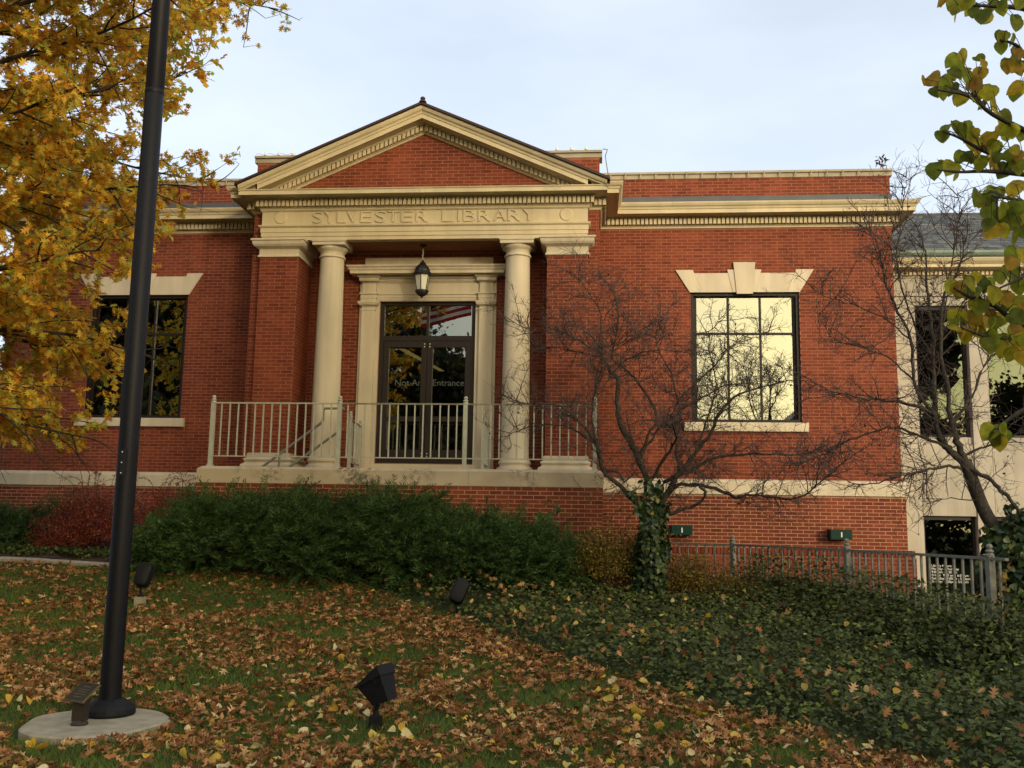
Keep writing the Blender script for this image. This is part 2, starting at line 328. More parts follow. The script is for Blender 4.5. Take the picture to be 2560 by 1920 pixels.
# ------------------------------------------------------------------ brickwork
def brick_list(o, u, L, z0, z1, course, module, holes=(), clip=None, phase=0.0):
    """running bond bricks of one flat wall; o: plan origin, u: plan direction, outward is to the right of u"""
    res = []; nrow = int((z1 - z0) / course + 0.5); mort = 0.0095
    for r in range(nrow):
        a = z0 + r * course + mort / 2; b = a + course - mort
        if b > z1 + 0.012: break
        off = (0.5 * module if r % 2 else 0.0) + phase
        k = math.floor(-off / module) - 1
        while True:
            s = k * module + off; k += 1
            if s > L: break
            j1, j2 = rng.normal(0, 0.0012, 2)
            s0, s1 = max(s + mort / 2 + j1, 0.0), min(s + module - mort / 2 + j2, L)
            lo, hi = 0.0, L
            if clip: lo, hi = clip((a + b) / 2)
            s0, s1 = max(s0, lo), min(s1, hi)
            if s1 - s0 < 0.025: continue
            segs = [(s0, s1)]
            for h0, h1, hz0, hz1 in holes:
                if b > hz0 + 0.01 and a < hz1 - 0.01:
                    ns = []
                    for p, q in segs:
                        if q <= h0 or p >= h1: ns.append((p, q)); continue
                        if p < h0 - 0.02: ns.append((p, h0))
                        if q > h1 + 0.02: ns.append((h1, q))
                    segs = ns
            for p, q in segs: res.append((o, u, p, q, a + rng.normal(0, 0.0006), b))
    return res
def brick_arrays(bl, proud=0.0012, bev=0.0010):
    n = len(bl); V = np.zeros((n, 8, 3))
    for i, (o, u, s0, s1, a, b) in enumerate(bl):
        nx, ny = u[1], -u[0]; pr = max(0.0006, proud + rng.normal(0, 0.0004))
        for k, (s, z, ot) in enumerate([(s0, a, -0.012), (s1, a, -0.012), (s1, b, -0.012), (s0, b, -0.012),
                                        (s0 + bev, a + bev, pr), (s1 - bev, a + bev, pr), (s1 - bev, b - bev, pr), (s0 + bev, b - bev, pr)]):
            V[i, k] = (o[0] + u[0] * s + nx * ot, o[1] + u[1] * s + ny * ot, z)
    F = np.array([(4, 5, 6, 7), (0, 1, 5, 4), (1, 2, 6, 5), (2, 3, 7, 6), (3, 0, 4, 7)])
    return V.reshape(-1, 3), (F[None] + 8 * np.arange(n)[:, None, None]).reshape(-1, 4)
def brick_mass(name, bl, parent):
    V, F = brick_arrays(bl); o = link(name, tri_mesh(name, V, F, True), M_brick, parent, 'stuff'); return o
_bm = {}
def brick_single(b, parent):
    o, u, s0, s1, a, z1 = b
    key = (round(s1 - s0, 3), round(z1 - a, 3))
    if key not in _bm:
        w, h = key[0] / 2, key[1] / 2
        V, F = brick_arrays([((0, 0), (1, 0), -w, w, -h, h)])
        me = tri_mesh('brick', V, F, True); me.materials.append(M_brick1); _bm[key] = me
    ob = bpy.data.objects.new('brick', _bm[key]); COL.objects.link(ob); ob.parent = parent
    ob.matrix_parent_inverse = parent_world(parent).inverted()
    ob.location = (o[0] + u[0] * (s0 + s1) / 2, o[1] + u[1] * (s0 + s1) / 2, (a + z1) / 2)
    return ob

# ------------------------------------------------------------------ the library
XC = -3.11
XL, XR = -11.55, 5.33          # outer wing corners
SL, SR = XC - 3.12, XC + 3.12  # strip edges
PL, PR = XC - 2.92, XC + 2.92  # pier outer edges
QL, QR = XC - 2.22, XC + 2.22  # pier inner edges
YS, YP, YB = -1.14, -1.30, -0.50
WIN = [(-9.83, -7.90), (1.69, 3.645)]; WZ0, WZ1 = 3.45, 5.85
lib = empty('library_building', (XC, 0, 0.3), 'red brick library with cream columned portico, pediment and flat parapet wings', 'building')

def holed_wall(mb, x0, x1, y0, y1, z0, z1, holes):
    xs = sorted({x0, x1, *[h for q in holes for h in q[:2]]}); zs = sorted({z0, z1, *[h for q in holes for h in q[2:]]})
    for i in range(len(xs) - 1):
        for j in range(len(zs) - 1):
            cx, cz = (xs[i] + xs[i + 1]) / 2, (zs[j] + zs[j + 1]) / 2
            if any(h[0] < cx < h[1] and h[2] < cz < h[3] for h in holes): continue
            mb.box(xs[i], xs[i + 1], y0, y1, zs[j], zs[j + 1])

# wing walls (mortar ground with real bricks on it)
def wing(name, x0, x1, win, side):
    mb = MB(); holed_wall(mb, x0, x1, 0, 0.32, 2.1545, 8.04, [(win[0], win[1], WZ0, WZ1)])
    w = mb.build(name, M_mortar, lib)
    bl = brick_list((x0, 0), (1, 0), x1 - x0, 2.43, 7.08, 0.0600, 0.192, [(win[0] - x0, win[1] - x0, WZ0, WZ1)])
    bl += brick_list((x0, 0), (1, 0), x1 - x0, 7.44, 8.04, 0.0600, 0.192)
    brick_mass('brick_courses', bl, w); return w
wing('wing_wall', XL, SL, WIN[0], -1); wing('wing_wall', SR, XR, WIN[1], 1)
# base walls under the stone belt
def base(x0, x1, z0):
    w = MB().box(x0, x1, -0.06, 0.3, z0, 2.154).build('base_wall', M_mortar_pale, lib)
    brick_mass('brick_courses', brick_list((x0, -0.06), (1, 0), x1 - x0, z0, 2.15, 0.0635, 0.2007), w)
base(XL - 0.04, -6.56, 0.6); base(0.085, XR + 0.04, -0.35)
# side and rear walls, roof
mb = MB()
mb.box(XL, XL + 0.3, 0.33, 9.0, -0.3, 8.04).box(XR - 0.3, XR, 0.33, 9.0, -0.3, 8.04).box(XL, XR, 9.0, 9.3, -0.3, 8.04)
w = mb.build('rear_wall', M_mortar, lib)
bl = brick_list((XL, 6.0), (0, -1), 6.0, 2.43, 8.04, 0.06, 0.192) + brick_list((XR, 0), (0, 1), 6.0, 2.43, 8.04, 0.06, 0.192)
brick_mass('brick_courses', bl, w)
MB().box(XL + 0.31, XR - 0.31, 0.33, 8.99, 7.5, 7.65).build('flat_roof', M_flash, lib)
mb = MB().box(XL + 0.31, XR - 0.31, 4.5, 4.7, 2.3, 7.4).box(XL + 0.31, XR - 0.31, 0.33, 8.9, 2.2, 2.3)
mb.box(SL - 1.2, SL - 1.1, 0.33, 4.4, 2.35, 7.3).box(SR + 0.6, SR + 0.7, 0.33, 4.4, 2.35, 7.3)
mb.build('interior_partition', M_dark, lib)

# portico body
DOORX0, DOORX1, DZ0, DZ1 = XC - 0.885, XC + 0.885, 2.62, 5.58
mb = MB()
mb.box(SL, QL, YS, 0.0, 2.0, 6.53).box(QR, SR, YS, 0.0, 2.0, 6.53)
mb.box(PL, QL, YP, YS - 0.001, 2.44, 6.53).box(QR, PR, YP, YS - 0.001, 2.44, 6.53)
mb.box(SL, SR, YS, 0.0, 6.531, 8.04)
pw = mb.build('portico_wall', M_mortar, lib)
mb = MB(); holed_wall(mb, QL, QR, YB, -0.2, 2.0, 6.53, [(DOORX0, DOORX1, DZ0, DZ1)]); bw = mb.build('entry_wall', M_mortar, lib)
C2, MO2 = 0.0632, 0.197
strips = []
for x0, x1 in ((SL, PL), (PR, SR)):
    strips += brick_list((x0, YS), (1, 0), x1 - x0, 2.44, 7.08, C2, MO2, phase=0.05)
sides = brick_list((SL, 0), (0, -1), -YS, 2.44, 7.08, C2, MO2) + brick_list((SR, YS), (0, 1), -YS, 2.44, 7.08, C2, MO2)
sides += brick_list((QL, YP), (0, 1), YB - YP, 2.66, 6.22, C2, MO2, phase=0.03) + brick_list((QR, YB), (0, -1), YB - YP, 2.66, 6.22, C2, MO2, phase=0.03)
sides += brick_list((SL, YS), (1, 0), SR - SL, 7.44, 8.04, C2, MO2)
piers = brick_list((PL, YP), (1, 0), QL - PL, 2.66, 6.22, C2, MO2) + brick_list((QR, YP), (1, 0), PR - QR, 2.66, 6.22, C2, MO2)
brick_mass('brick_courses', strips + sides, pw)
entry = brick_list((QL, YB), (1, 0), QR - QL, 2.44, 6.53, C2, MO2, [(DOORX0 - 0.33 - QL, DOORX1 + 0.33 - QL, 2.3, 6.1)])
brick_mass('brick_courses', entry, bw)

# platform in front of the portico
PX0, PX1, PY = -6.55, 0.082, -2.20
mb = MB().box(PX0, PX1, PY, PY + 0.35, 0.4, 2.165).box(PX0, PX0 + 0.3, PY + 0.351, YS - 0.001, 0.4, 2.165).box(PX1 - 0.3, PX1, PY + 0.351, YS - 0.001, 0.4, 2.165)
plat = mb.build('platform_wall', M_mortar_pale, lib)
C3, MO3 = 0.0665, 0.2014
pl = brick_list((PX0, PY), (1, 0), PX1 - PX0, 2.165 - 24 * C3, 2.165, C3, MO3)
pls = brick_list((PX0, YS), (0, -1), YS - PY, 2.165 - 24 * C3, 2.165, C3, MO3) + brick_list((PX1, PY), (0, 1), YS - PY, 2.165 - 24 * C3, 2.165, C3, MO3)
show = [b for b in pl if (PX0 + b[2] > -2.0 and b[4] > 1.33) or b[4] > 2.0]
rest = [b for b in pl if b not in show]
budget = 298 - len(show)
piers_sorted = sorted(piers, key=lambda b: b[4])
for b in show: brick_single(b, plat)
for b in piers_sorted[:budget]: brick_single(b, pw)
brick_mass('brick_courses', rest + pls, plat)
brick_mass('brick_courses', piers_sorted[budget:], pw)
# stone slabs of the platform edge, each its own stone, with sloped wash
cuts = [PX0, -4.62, -3.32, -2.06, -1.02, PX1]
def edge_stone(x0, x1, endl=False, endr=False):
    p = [(PY - 0.012, 2.168), (PY - 0.012, 2.395), (PY + 0.06, 2.44), (PY + 0.36, 2.44), (PY + 0.36, 2.168)]
    v = []; k = len(p)
    for x, e in ((x0 + 0.002, -1 if endl else 0), (x1 - 0.002, 1 if endr else 0)):
        for (y, z) in p: v.append((x + e * (0.01 if z < 2.40 else -0.05), y, z))
    f = [tuple(range(k)), tuple(reversed(range(k, 2 * k)))] + [((i + 1) % k, i, k + i, k + (i + 1) % k) for i in range(k)]
    MB().add(v, f).build('platform_edge_stone', M_stain, lib)
for i in range(len(cuts) - 1): edge_stone(cuts[i], cuts[i + 1], i == 0, i == len(cuts) - 2)
mb = MB().box(-4.45, PX1, PY + 0.361, YB - 0.001, 2.25, 2.44).box(PX0, -4.451, -1.45, YB - 0.001, 2.25, 2.44)
mb.build('platform_floor', M_stone, lib)
for k in range(5):     # sunken stair that leaves the platform to the left behind the edge stones
    x1 = -4.451 - 0.30 * k
    MB().box(x1 - 0.30, x1 - 0.002, PY + 0.362, -1.452, 0.9, 2.44 - 0.17 * (k + 1)).build('stair_step', M_conc, lib)

# stone belt on the wings
prof_belt = [(0.0, 2.10), (0.085, 2.155), (0.10, 2.16), (0.10, 2.375), (0.07, 2.405), (0.0, 2.43)]
prof_belt[0] = (0.0, 2.155)
for path in ([(XL, 3.0), (XL, 0), (-8.45, 0)], [(-8.446, 0), (PX0 - 0.003, 0)], [(PX1 + 0.003, 0), (2.0, 0)], [(2.004, 0), (4.1, 0)], [(4.104, 0), (XR, 0), (XR, 3.0)]):
    MB().sweep(path, prof_belt).build('belt_stone', M_stone, lib)

def sweep_stones(path, prof, name, m, step=1.7, gap=0.003):
    """sweep cut into single stones on the long straight runs"""
    subs = [[path[0]]]
    for i in range(len(path) - 1):
        a, b = Vector(path[i]), Vector(path[i + 1]); Ln = (b - a).length; d = (b - a) / Ln; k = int(Ln / step)
        for c in range(1, k + 1):
            if k == 0: break
            q = a + d * (Ln * (c - 0.5) / k) if k > 0 else None
            subs[-1].append(tuple(q - d * gap / 2)); subs.append([tuple(q + d * gap / 2)])
        subs[-1].append(tuple(b))
    for sp_ in subs:
        if len(sp_) > 1: MB().sweep(sp_, prof).build(name, m, lib)
# main cornice round wings, strips and portico
outer = [(XL, 4.0), (XL, 0), (SL, 0), (SL, YS), (PL, YS), (PL, YP), (PR, YP), (PR, YS), (SR, YS), (SR, 0), (XR, 0), (XR, 4.0)]
bed = [(-0.01, 7.072), (0.025, 7.072), (0.03, 7.095), (0.055, 7.12), (0.055, 7.243), (0.11, 7.252), (0.135, 7.275), (0.305, 7.281), (0.307, 7.266), (0.335, 7.266), (0.335, 7.338), (0.35, 7.344), (0.355, 7.362), (-0.01, 7.372)]
sweep_stones(outer, bed, 'cornice_stone', M_trim)
cyma = [(0.25, 7.372), (0.352, 7.3635), (0.358, 7.378), (0.382, 7.395), (0.40, 7.425), (0.408, 7.445), (0.408, 7.458), (0.0, 7.475)]
sweep_stones([(XL, 4.0), (XL, 0), (SL, 0), (SL, YS), (PL - 0.06, YS)], cyma, 'cornice_gutter', M_trim, 2.2)
sweep_stones([(PR + 0.06, YS), (SR, YS), (SR, 0), (XR, 0), (XR, 4.0)], cyma, 'cornice_gutter', M_trim, 2.2)
fl = [(0.009, 7.46), (0.022, 7.46), (0.020, 7.69), (0.009, 7.695)]
MB().sweep([(XL, 4.0), (XL, 0), (SL, 0)], fl).build('flashing', M_flash, lib); MB().sweep([(SR, 0), (XR, 0), (XR, 4.0)], fl).build('flashing', M_flash, lib)
# dentils
dn = MB()
def dentils(x0, y0, x1, y1):
    L = math.hypot(x1 - x0, y1 - y0); n = max(1, int(round(L / 0.0785))); ux, uy = (x1 - x0) / L, (y1 - y0) / L; nx, ny = uy, -ux; st = L / n
    for i in range(n):
        a = i * st + 0.012; b = a + 0.053
        c = [(x0 + ux * s + nx * o, y0 + uy * s + ny * o) for s, o in ((a, 0.054), (b, 0.054), (b, 0.118), (a, 0.118))]
        v = [(*p, 7.128) for p in c] + [(*p, 7.2425) for p in c]
        dn.add(v, [(0, 1, 2, 3), (7, 6, 5, 4), (0, 4, 5, 1), (1, 5, 6, 2), (2, 6, 7, 3), (3, 7, 4, 0)])
dentils(XL - 0.1, 0, SL - 0.1, 0); dentils(SL, -0.1, SL, YS - 0.1); dentils(SL - 0.1, YS, PL - 0.06, YS); dentils(PL - 0.1, YP, PR + 0.12, YP)
dentils(PR + 0.1, YS, SR + 0.12, YS); dentils(SR, YS - 0.1, SR, -0.1); dentils(SR + 0.06, 0, XR + 0.12, 0); dentils(XR, -0.1, XR, 3.5)
dn.build('dentil_course', M_trim, lib, 'stuff')

# entablature of the portico
arch = [(-0.02, 6.532), (-0.01, 6.532), (-0.01, 6.595), (0.004, 6.598), (0.004, 6.668), (0.016, 6.672), (0.016, 6.752), (0.022, 6.757), (0.045, 6.775), (0.05, 6.80), (0.0, 6.805), (0.0, 7.055), (0.018, 7.058), (0.022, 7.067), (-0.02, 7.067)]
sweep_stones([(PL, YS), (PL, YP), (PR, YP), (PR, YS)], arch, 'entablature_stone', M_trim, 1.6)
MB().box(QL - 0.02, QR + 0.02, YP + 0.022, YB, 6.533, 6.80).box(PL + 0.02, PR - 0.02, YP + 0.021, YS - 0.002, 6.54, 7.06).build('porch_ceiling', M_trim, lib)
for cx in (XC - 2.575, XC + 2.545):        # plain discs at both ends of the frieze
    n = 40; poly = [(cx + 0.118 * math.cos(2 * math.pi * i / n), 6.945 + 0.118 * math.sin(2 * math.pi * i / n)) for i in range(n)]
    poly2 = [(cx + 0.105 * math.cos(2 * math.pi * i / n), 6.945 + 0.105 * math.sin(2 * math.pi * i / n)) for i in range(n)]
    v = [(x, YP - 0.001, z) for x, z in poly] + [(x, YP - 0.017, z) for x, z in poly2]
    f = [(i, (i + 1) % n, n + (i + 1) % n, n + i) for i in range(n)] + [tuple(range(n, 2 * n))]
    MB().add(v, f).build('frieze_disc', M_trim, lib)

def text_mesh(body, size, depth, align='LEFT', bold=0.0, spacing=1.0):
    cu = bpy.data.curves.new('t', 'FONT'); cu.body = body; cu.size = size; cu.extrude = depth; cu.align_x = align; cu.offset = bold; cu.space_line = spacing
    cu.resolution_u = 6
    ob = bpy.data.objects.new('t', cu); COL.objects.link(ob)
    bpy.context.view_layer.update()
    me = bpy.data.meshes.new_from_object(ob.evaluated_get(bpy.context.evaluated_depsgraph_get()))
    bpy.data.objects.remove(ob); bpy.data.curves.remove(cu)
    me.materials.clear()
    return me
def stand_text(me, x, y, z, sx=1.0, sz=1.0):
    me.transform(Matrix(((sx, 0, 0, x), (0, 0, -1, y), (0, sz, 0, z), (0, 0, 0, 1))))
    return me
def letter(ch, x0, x1, z0, z1, y):
    me = text_mesh(ch, 1.0, 0.0)
    co = np.array([v.co[:] for v in me.vertices]); w = co[:, 0].max() - co[:, 0].min(); h = co[:, 1].max() - co[:, 1].min()
    bpy.data.meshes.remove(me)
    me = text_mesh(ch, 1.0, 0.020, bold=-0.004)
    co = np.array([v.co[:] for v in me.vertices]); mn, mx_ = co.min(0), co.max(0)
    sx = (x1 - x0) / (mx_[0] - mn[0]) if mx_[0] - mn[0] > 0.2 else 0.3
    sz = (z1 - z0) / (mx_[1] - mn[1])
    me.transform(Matrix(((sx, 0, 0, x0 - mn[0] * sx), (0, 0, -1, y), (0, sz, 0, z0 - mn[1] * sz), (0, 0, 0, 1))))
    return link('letter', me, M_trim, lib)
xs = [(-5.099, -4.925), (-4.898, -4.685), (-4.649, -4.49), (-4.476, -4.25), (-4.224, -4.03), (-3.951, -3.775), (-3.738, -3.525), (-3.488, -3.285), (-3.221, -3.015)]
for ch, (a, b) in zip('SYLVESTER', xs): letter(ch, a, b, 6.838, 7.048, YP - 0.003)
xs = [(-2.757, -2.56), (-2.474, -2.44), (-2.379, -2.165), (-2.114, -1.895), (-1.845, -1.62), (-1.586, -1.37), (-1.331, -1.115)]
for ch, (a, b) in zip('LIBRARY', xs): letter(ch, a, b, 6.838, 7.048, YP - 0.003)

# pediment: tympanum and raking cornice
SLP = 0.4345; TA = 8.478
MB().prism_xz([(PL - 0.1, 7.33), (PR + 0.1, 7.33), (PR + 0.1, 7.36), (XC, TA + 0.17), (PL - 0.1, 7.36)], YP + 0.006, YS + 0.3).build('tympanum_wall', M_mortar, lib)
tb = brick_list((PL, YP + 0.006), (1, 0), PR - PL, 7.345, TA + 0.02, C2, MO2, clip=lambda z: (max(0, (2.92 - (TA + 0.06 - z) / SLP)), min(5.84, 2.92 + (TA + 0.06 - z) / SLP)))
brick_mass('tympanum_bricks', tb, lib)
def rake(prof, half, name, m, kind=None):
    """prof: (out, dz) measured plumb; runs from one eave over the apex to the other"""
    v = []; k = len(prof)
    for sx in (-1, 0, 1):
        for o, dz in prof: v.append((XC + sx * half, YP - o, TA + dz - SLP * half * abs(sx)))
    f = []
    for i in range(2):
        for j in range(k - 1): f.append((i * k + j, (i + 1) * k + j, (i + 1) * k + j + 1, i * k + j + 1))
    f.append(tuple(reversed(range(k)))); f.append(tuple(range(2 * k, 3 * k)))
    return MB().add(v, f).build(name, m, lib, kind)
rake([(-0.02, -0.01), (0.02, -0.01), (0.03, 0.012), (0.055, 0.025), (0.055, 0.128), (0.11, 0.138), (0.135, 0.162), (0.305, 0.168), (0.307, 0.156), (0.335, 0.156), (0.335, 0.232), (0.35, 0.238), (0.355, 0.256), (0.0, 0.268)], 2.92, 'raking_bed_mould', M_trim)
rake([(0.20, 0.268), (0.352, 0.2575), (0.36, 0.275), (0.388, 0.295), (0.405, 0.325), (0.412, 0.35), (0.412, 0.362), (0.0, 0.365)], 3.25, 'raking_cornice', M_trim)
rake([(0.45, 0.366), (0.45, 0.412), (0.42, 0.422), (-0.10, 0.422), (-0.10, 0.366)], 3.30, 'pediment_roof_edge', M_roofmetal)
v = []
for sx in (-1, 0, 1):
    for yy in (YP + 0.10, YS - 0.001): v += [(XC + sx * 3.30, yy, TA + 0.367 - SLP * 3.30 * abs(sx)), (XC + sx * 3.30, yy, TA + 0.421 - SLP * 3.30 * abs(sx))]
MB().add(v, [(0, 4, 5, 1), (4, 8, 9, 5), (1, 5, 7, 3), (5, 9, 11, 7), (2, 3, 7, 6), (6, 7, 11, 10)]).build('pediment_roof', M_roofmetal, lib)
MB().lathe(XC + 0.02, YP - 0.42, [(0.07, TA + 0.40), (0.055, TA + 0.43), (0.035, TA + 0.45), (0.045, TA + 0.465), (0.045, TA + 0.48), (0.03, TA + 0.50), (0.005, TA + 0.506)], 12).build('ridge_knob', M_roofmetal, lib, smooth=True)
rd = MB()
for sx in (-1, 1):
    for i in range(36):
        a = 0.02 + i * 0.0785; b = a + 0.053
        if b > 2.84: break
        za, zb = TA - SLP * a, TA - SLP * b
        q = [(XC + sx * a, za), (XC + sx * b, zb)]
        v = []
        for yy in (YP - 0.054, YP - 0.118):
            for dz in (0.03, 0.1275): v += [(x, yy, z + dz) for x, z in q]
        rd.add(v, [(4, 5, 7, 6), (0, 2, 3, 1), (0, 1, 5, 4), (2, 6, 7, 3), (0, 4, 6, 2), (1, 3, 7, 5)])
rd.build('raking_dentils', M_trim, lib, 'stuff')

# coping of the parapets
cop = [(-0.30, 8.042), (0.012, 8.042), (0.012, 8.12), (0.05, 8.125), (0.05, 8.165), (-0.30, 8.175)]
def coping(x0, x1, y):
    n = max(1, int(round((x1 - x0) / 1.35))); st = (x1 - x0) / n
    for i in range(n):
        MB().sweep([(x0 + i * st + (0.003 if i else 0), y), (x0 + (i + 1) * st - 0.003, y)], cop).build('coping_stone', M_cope, lib)
coping(XL - 0.05, SL - 0.005, 0); coping(SR + 0.06, XR + 0.05, 0); coping(SL - 0.05, SR + 0.05, YS)
MB().sweep([(XR, 0.31), (XR, 6)], cop).build('coping_stone', M_cope, lib)
clip_me = MB().box(-0.008, 0.008, -0.062, -0.048, -0.07, 0.03).mesh('coping_clip'); clip_me.materials.append(M_cope)
for x0, x1 in ((SR + 0.2, XR), (XL + 0.3, SL)):
    for i in range(int((x1 - x0) / 0.285)):
        o = link('coping_clip', clip_me, None, lib); o.matrix_basis = Matrix.Translation((x0 + i * 0.285, 0, 8.12))
for x in (XC - 2.98, XC - 2.73, XC - 2.47, XC + 2.36, XC + 2.62, XC + 2.88):
    MB().lathe(x, YS - 0.02, [(0.03, 8.176), (0.028, 8.205), (0.016, 8.225), (0.006, 8.265)], 8).build('coping_insulator', M_white, lib)
MB().tube([(XC - 3.16 + i * 0.02, YS - 0.02, 8.2 + 0.015 * math.sin(i * 0.6)) for i in range(38)], 0.004, 4).build('coping_wire', M_cope, lib)
MB().tube([(SR + 0.06, YS - 0.02, 8.19), (SR + 0.14, YS - 0.04, 8.17), (SR + 0.10, YS - 0.05, 8.05), (SR + 0.12, YS - 0.05, 7.9), (SR + 0.15, YS - 0.03, 7.72)], 0.009, 5).build('coping_wire', M_rust, lib)

# pier capitals and bases, columns
cap = [(-0.01, 6.215), (0.028, 6.215), (0.033, 6.225), (0.028, 6.25), (0.012, 6.262), (0.012, 6.365), (0.03, 6.372), (0.05, 6.385), (0.085, 6.40), (0.11, 6.435), (0.118, 6.47), (0.118, 6.495), (0.14, 6.50), (0.14, 6.531), (-0.01, 6.531)]
bas = [(-0.01, 2.441), (0.105, 2.441), (0.115, 2.46), (0.115, 2.50), (0.10, 2.525), (0.065, 2.54), (0.05, 2.56), (0.05, 2.575), (0.065, 2.585), (0.075, 2.605), (0.065, 2.625), (0.03, 2.64), (0.03, 2.715), (0.0, 2.725), (-0.01, 2.725)]
for path in ([(PL, YS), (PL, YP), (QL, YP), (QL, YB)], [(QR, YB), (QR, YP), (PR, YP), (PR, YS)]):
    MB().sweep(path, cap).build('pier_capital', M_stone, lib); MB().sweep(path, bas).build('pier_base', M_stone, lib)
YCOL = -1.03
for cx in (XC - 1.675, XC + 1.685):
    pr = [(0.30, 2.441), (0.315, 2.455), (0.32, 2.49), (0.305, 2.525), (0.275, 2.54), (0.262, 2.56), (0.265, 2.58), (0.282, 2.595), (0.285, 2.615), (0.272, 2.64), (0.258, 2.65), (0.252, 2.68)]
    pr += [(0.246 - 0.033 * (t ** 1.6), 2.70 + 3.52 * t) for t in np.linspace(0, 1, 14)]
    pr += [(0.214, 6.235), (0.236, 6.245), (0.24, 6.262), (0.232, 6.28), (0.214, 6.285), (0.214, 6.34), (0.225, 6.355), (0.255, 6.385), (0.268, 6.41), (0.262, 6.44)]
    col = MB().lathe(cx, YCOL, pr, 48).build('column', M_stone, lib, smooth=True)
    MB().box(cx - 0.295, cx + 0.295, YCOL - 0.285, YCOL + 0.285, 6.441, 6.50).box(cx - 0.31, cx + 0.31, YCOL - 0.30, YCOL + 0.30, 6.501, 6.5325).build('abacus', M_stone, col)

# windows
def window(x0, x1, y=0.0):
    d = 0.13
    f = MB()
    f.box(x0, x0 + 0.055, y + 0.04, y + d + 0.06, WZ0, WZ1).box(x1 - 0.055, x1, y + 0.04, y + d + 0.06, WZ0, WZ1)
    f.box(x0 + 0.056, x1 - 0.056, y + 0.04, y + d + 0.06, WZ1 - 0.055, WZ1).box(x0 + 0.056, x1 - 0.056, y + 0.04, y + d + 0.06, WZ0, WZ0 + 0.06)
    f.box(x0 + 0.056, x0 + 0.105, y + d - 0.02, y + d + 0.05, WZ0 + 0.061, WZ1 - 0.056).box(x1 - 0.105, x1 - 0.056, y + d - 0.02, y + d + 0.05, WZ0 + 0.061, WZ1 - 0.056)
    w = f.build('window', M_alu, lib)
    xs_ = [x0 + 0.105, x0 + 0.105 + (x1 - x0 - 0.21) / 3, x0 + 0.105 + 2 * (x1 - x0 - 0.21) / 3, x1 - 0.105]; zt = 5.10
    for x in xs_[1:3]: MB().box(x - 0.018, x + 0.018, y + d - 0.03, y + d + 0.04, WZ0 + 0.061, WZ1 - 0.057).build('mullion', M_alu, w)
    MB().box(x0 + 0.106, x1 - 0.106, y + d - 0.024, y + d + 0.034, zt - 0.02, zt + 0.02).build('transom', M_alu, w)
    for i in range(3):
        for za, zb in ((WZ0 + 0.06, zt - 0.02), (zt + 0.02, WZ1 - 0.057)):
            a = R_(random.uniform(-0.12, 0.12)); xa, xb = xs_[i] + 0.012, xs_[i + 1] - 0.012; t = math.tan(a) * (xb - xa)
            MB().add([(xa, y + d, za), (xb, y + d + t, za), (xb, y + d + t, zb), (xa, y + d, zb)], [(0, 1, 2, 3)]).build('pane', M_glass, w)
    MB().cbox(x0 - 0.14, x1 + 0.10, y - 0.075, y + 0.15, WZ0 - 0.165, WZ0 - 0.002, 0.008).build('window_sill', M_stone, lib)
    c = (x0 + x1) / 2
    def P(pts, yy, nm): MB().prism_xz([(c + a, b) for a, b in pts], y - yy, y + 0.05).build(nm, M_stone, lib)
    P([(-0.145, 5.815), (0.145, 5.815), (0.198, 6.41), (-0.198, 6.41)], 0.05, 'keystone')
    for s in (-1, 1):
        q = lambda pts: [(s * a, b) for a, b in (pts if s > 0 else pts[::-1])]
        P(q([(0.15, 5.85), (0.21, 5.85), (0.308, 6.275), (0.19, 6.275)]), 0.032, 'lintel_stone')
        P(q([(0.213, 5.85), (0.757, 5.85), (0.905, 6.212), (0.297, 6.212)]), 0.024, 'lintel_stone')
        P(q([(0.76, 5.85), (0.99, 5.85), (1.25, 6.275), (0.935, 6.275)]), 0.028, 'lintel_stone')
for a, b in WIN: window(a, b)
# pale window reveals seen inside the right-hand window
for a in (1.95, 2.6, 3.3):
    pass

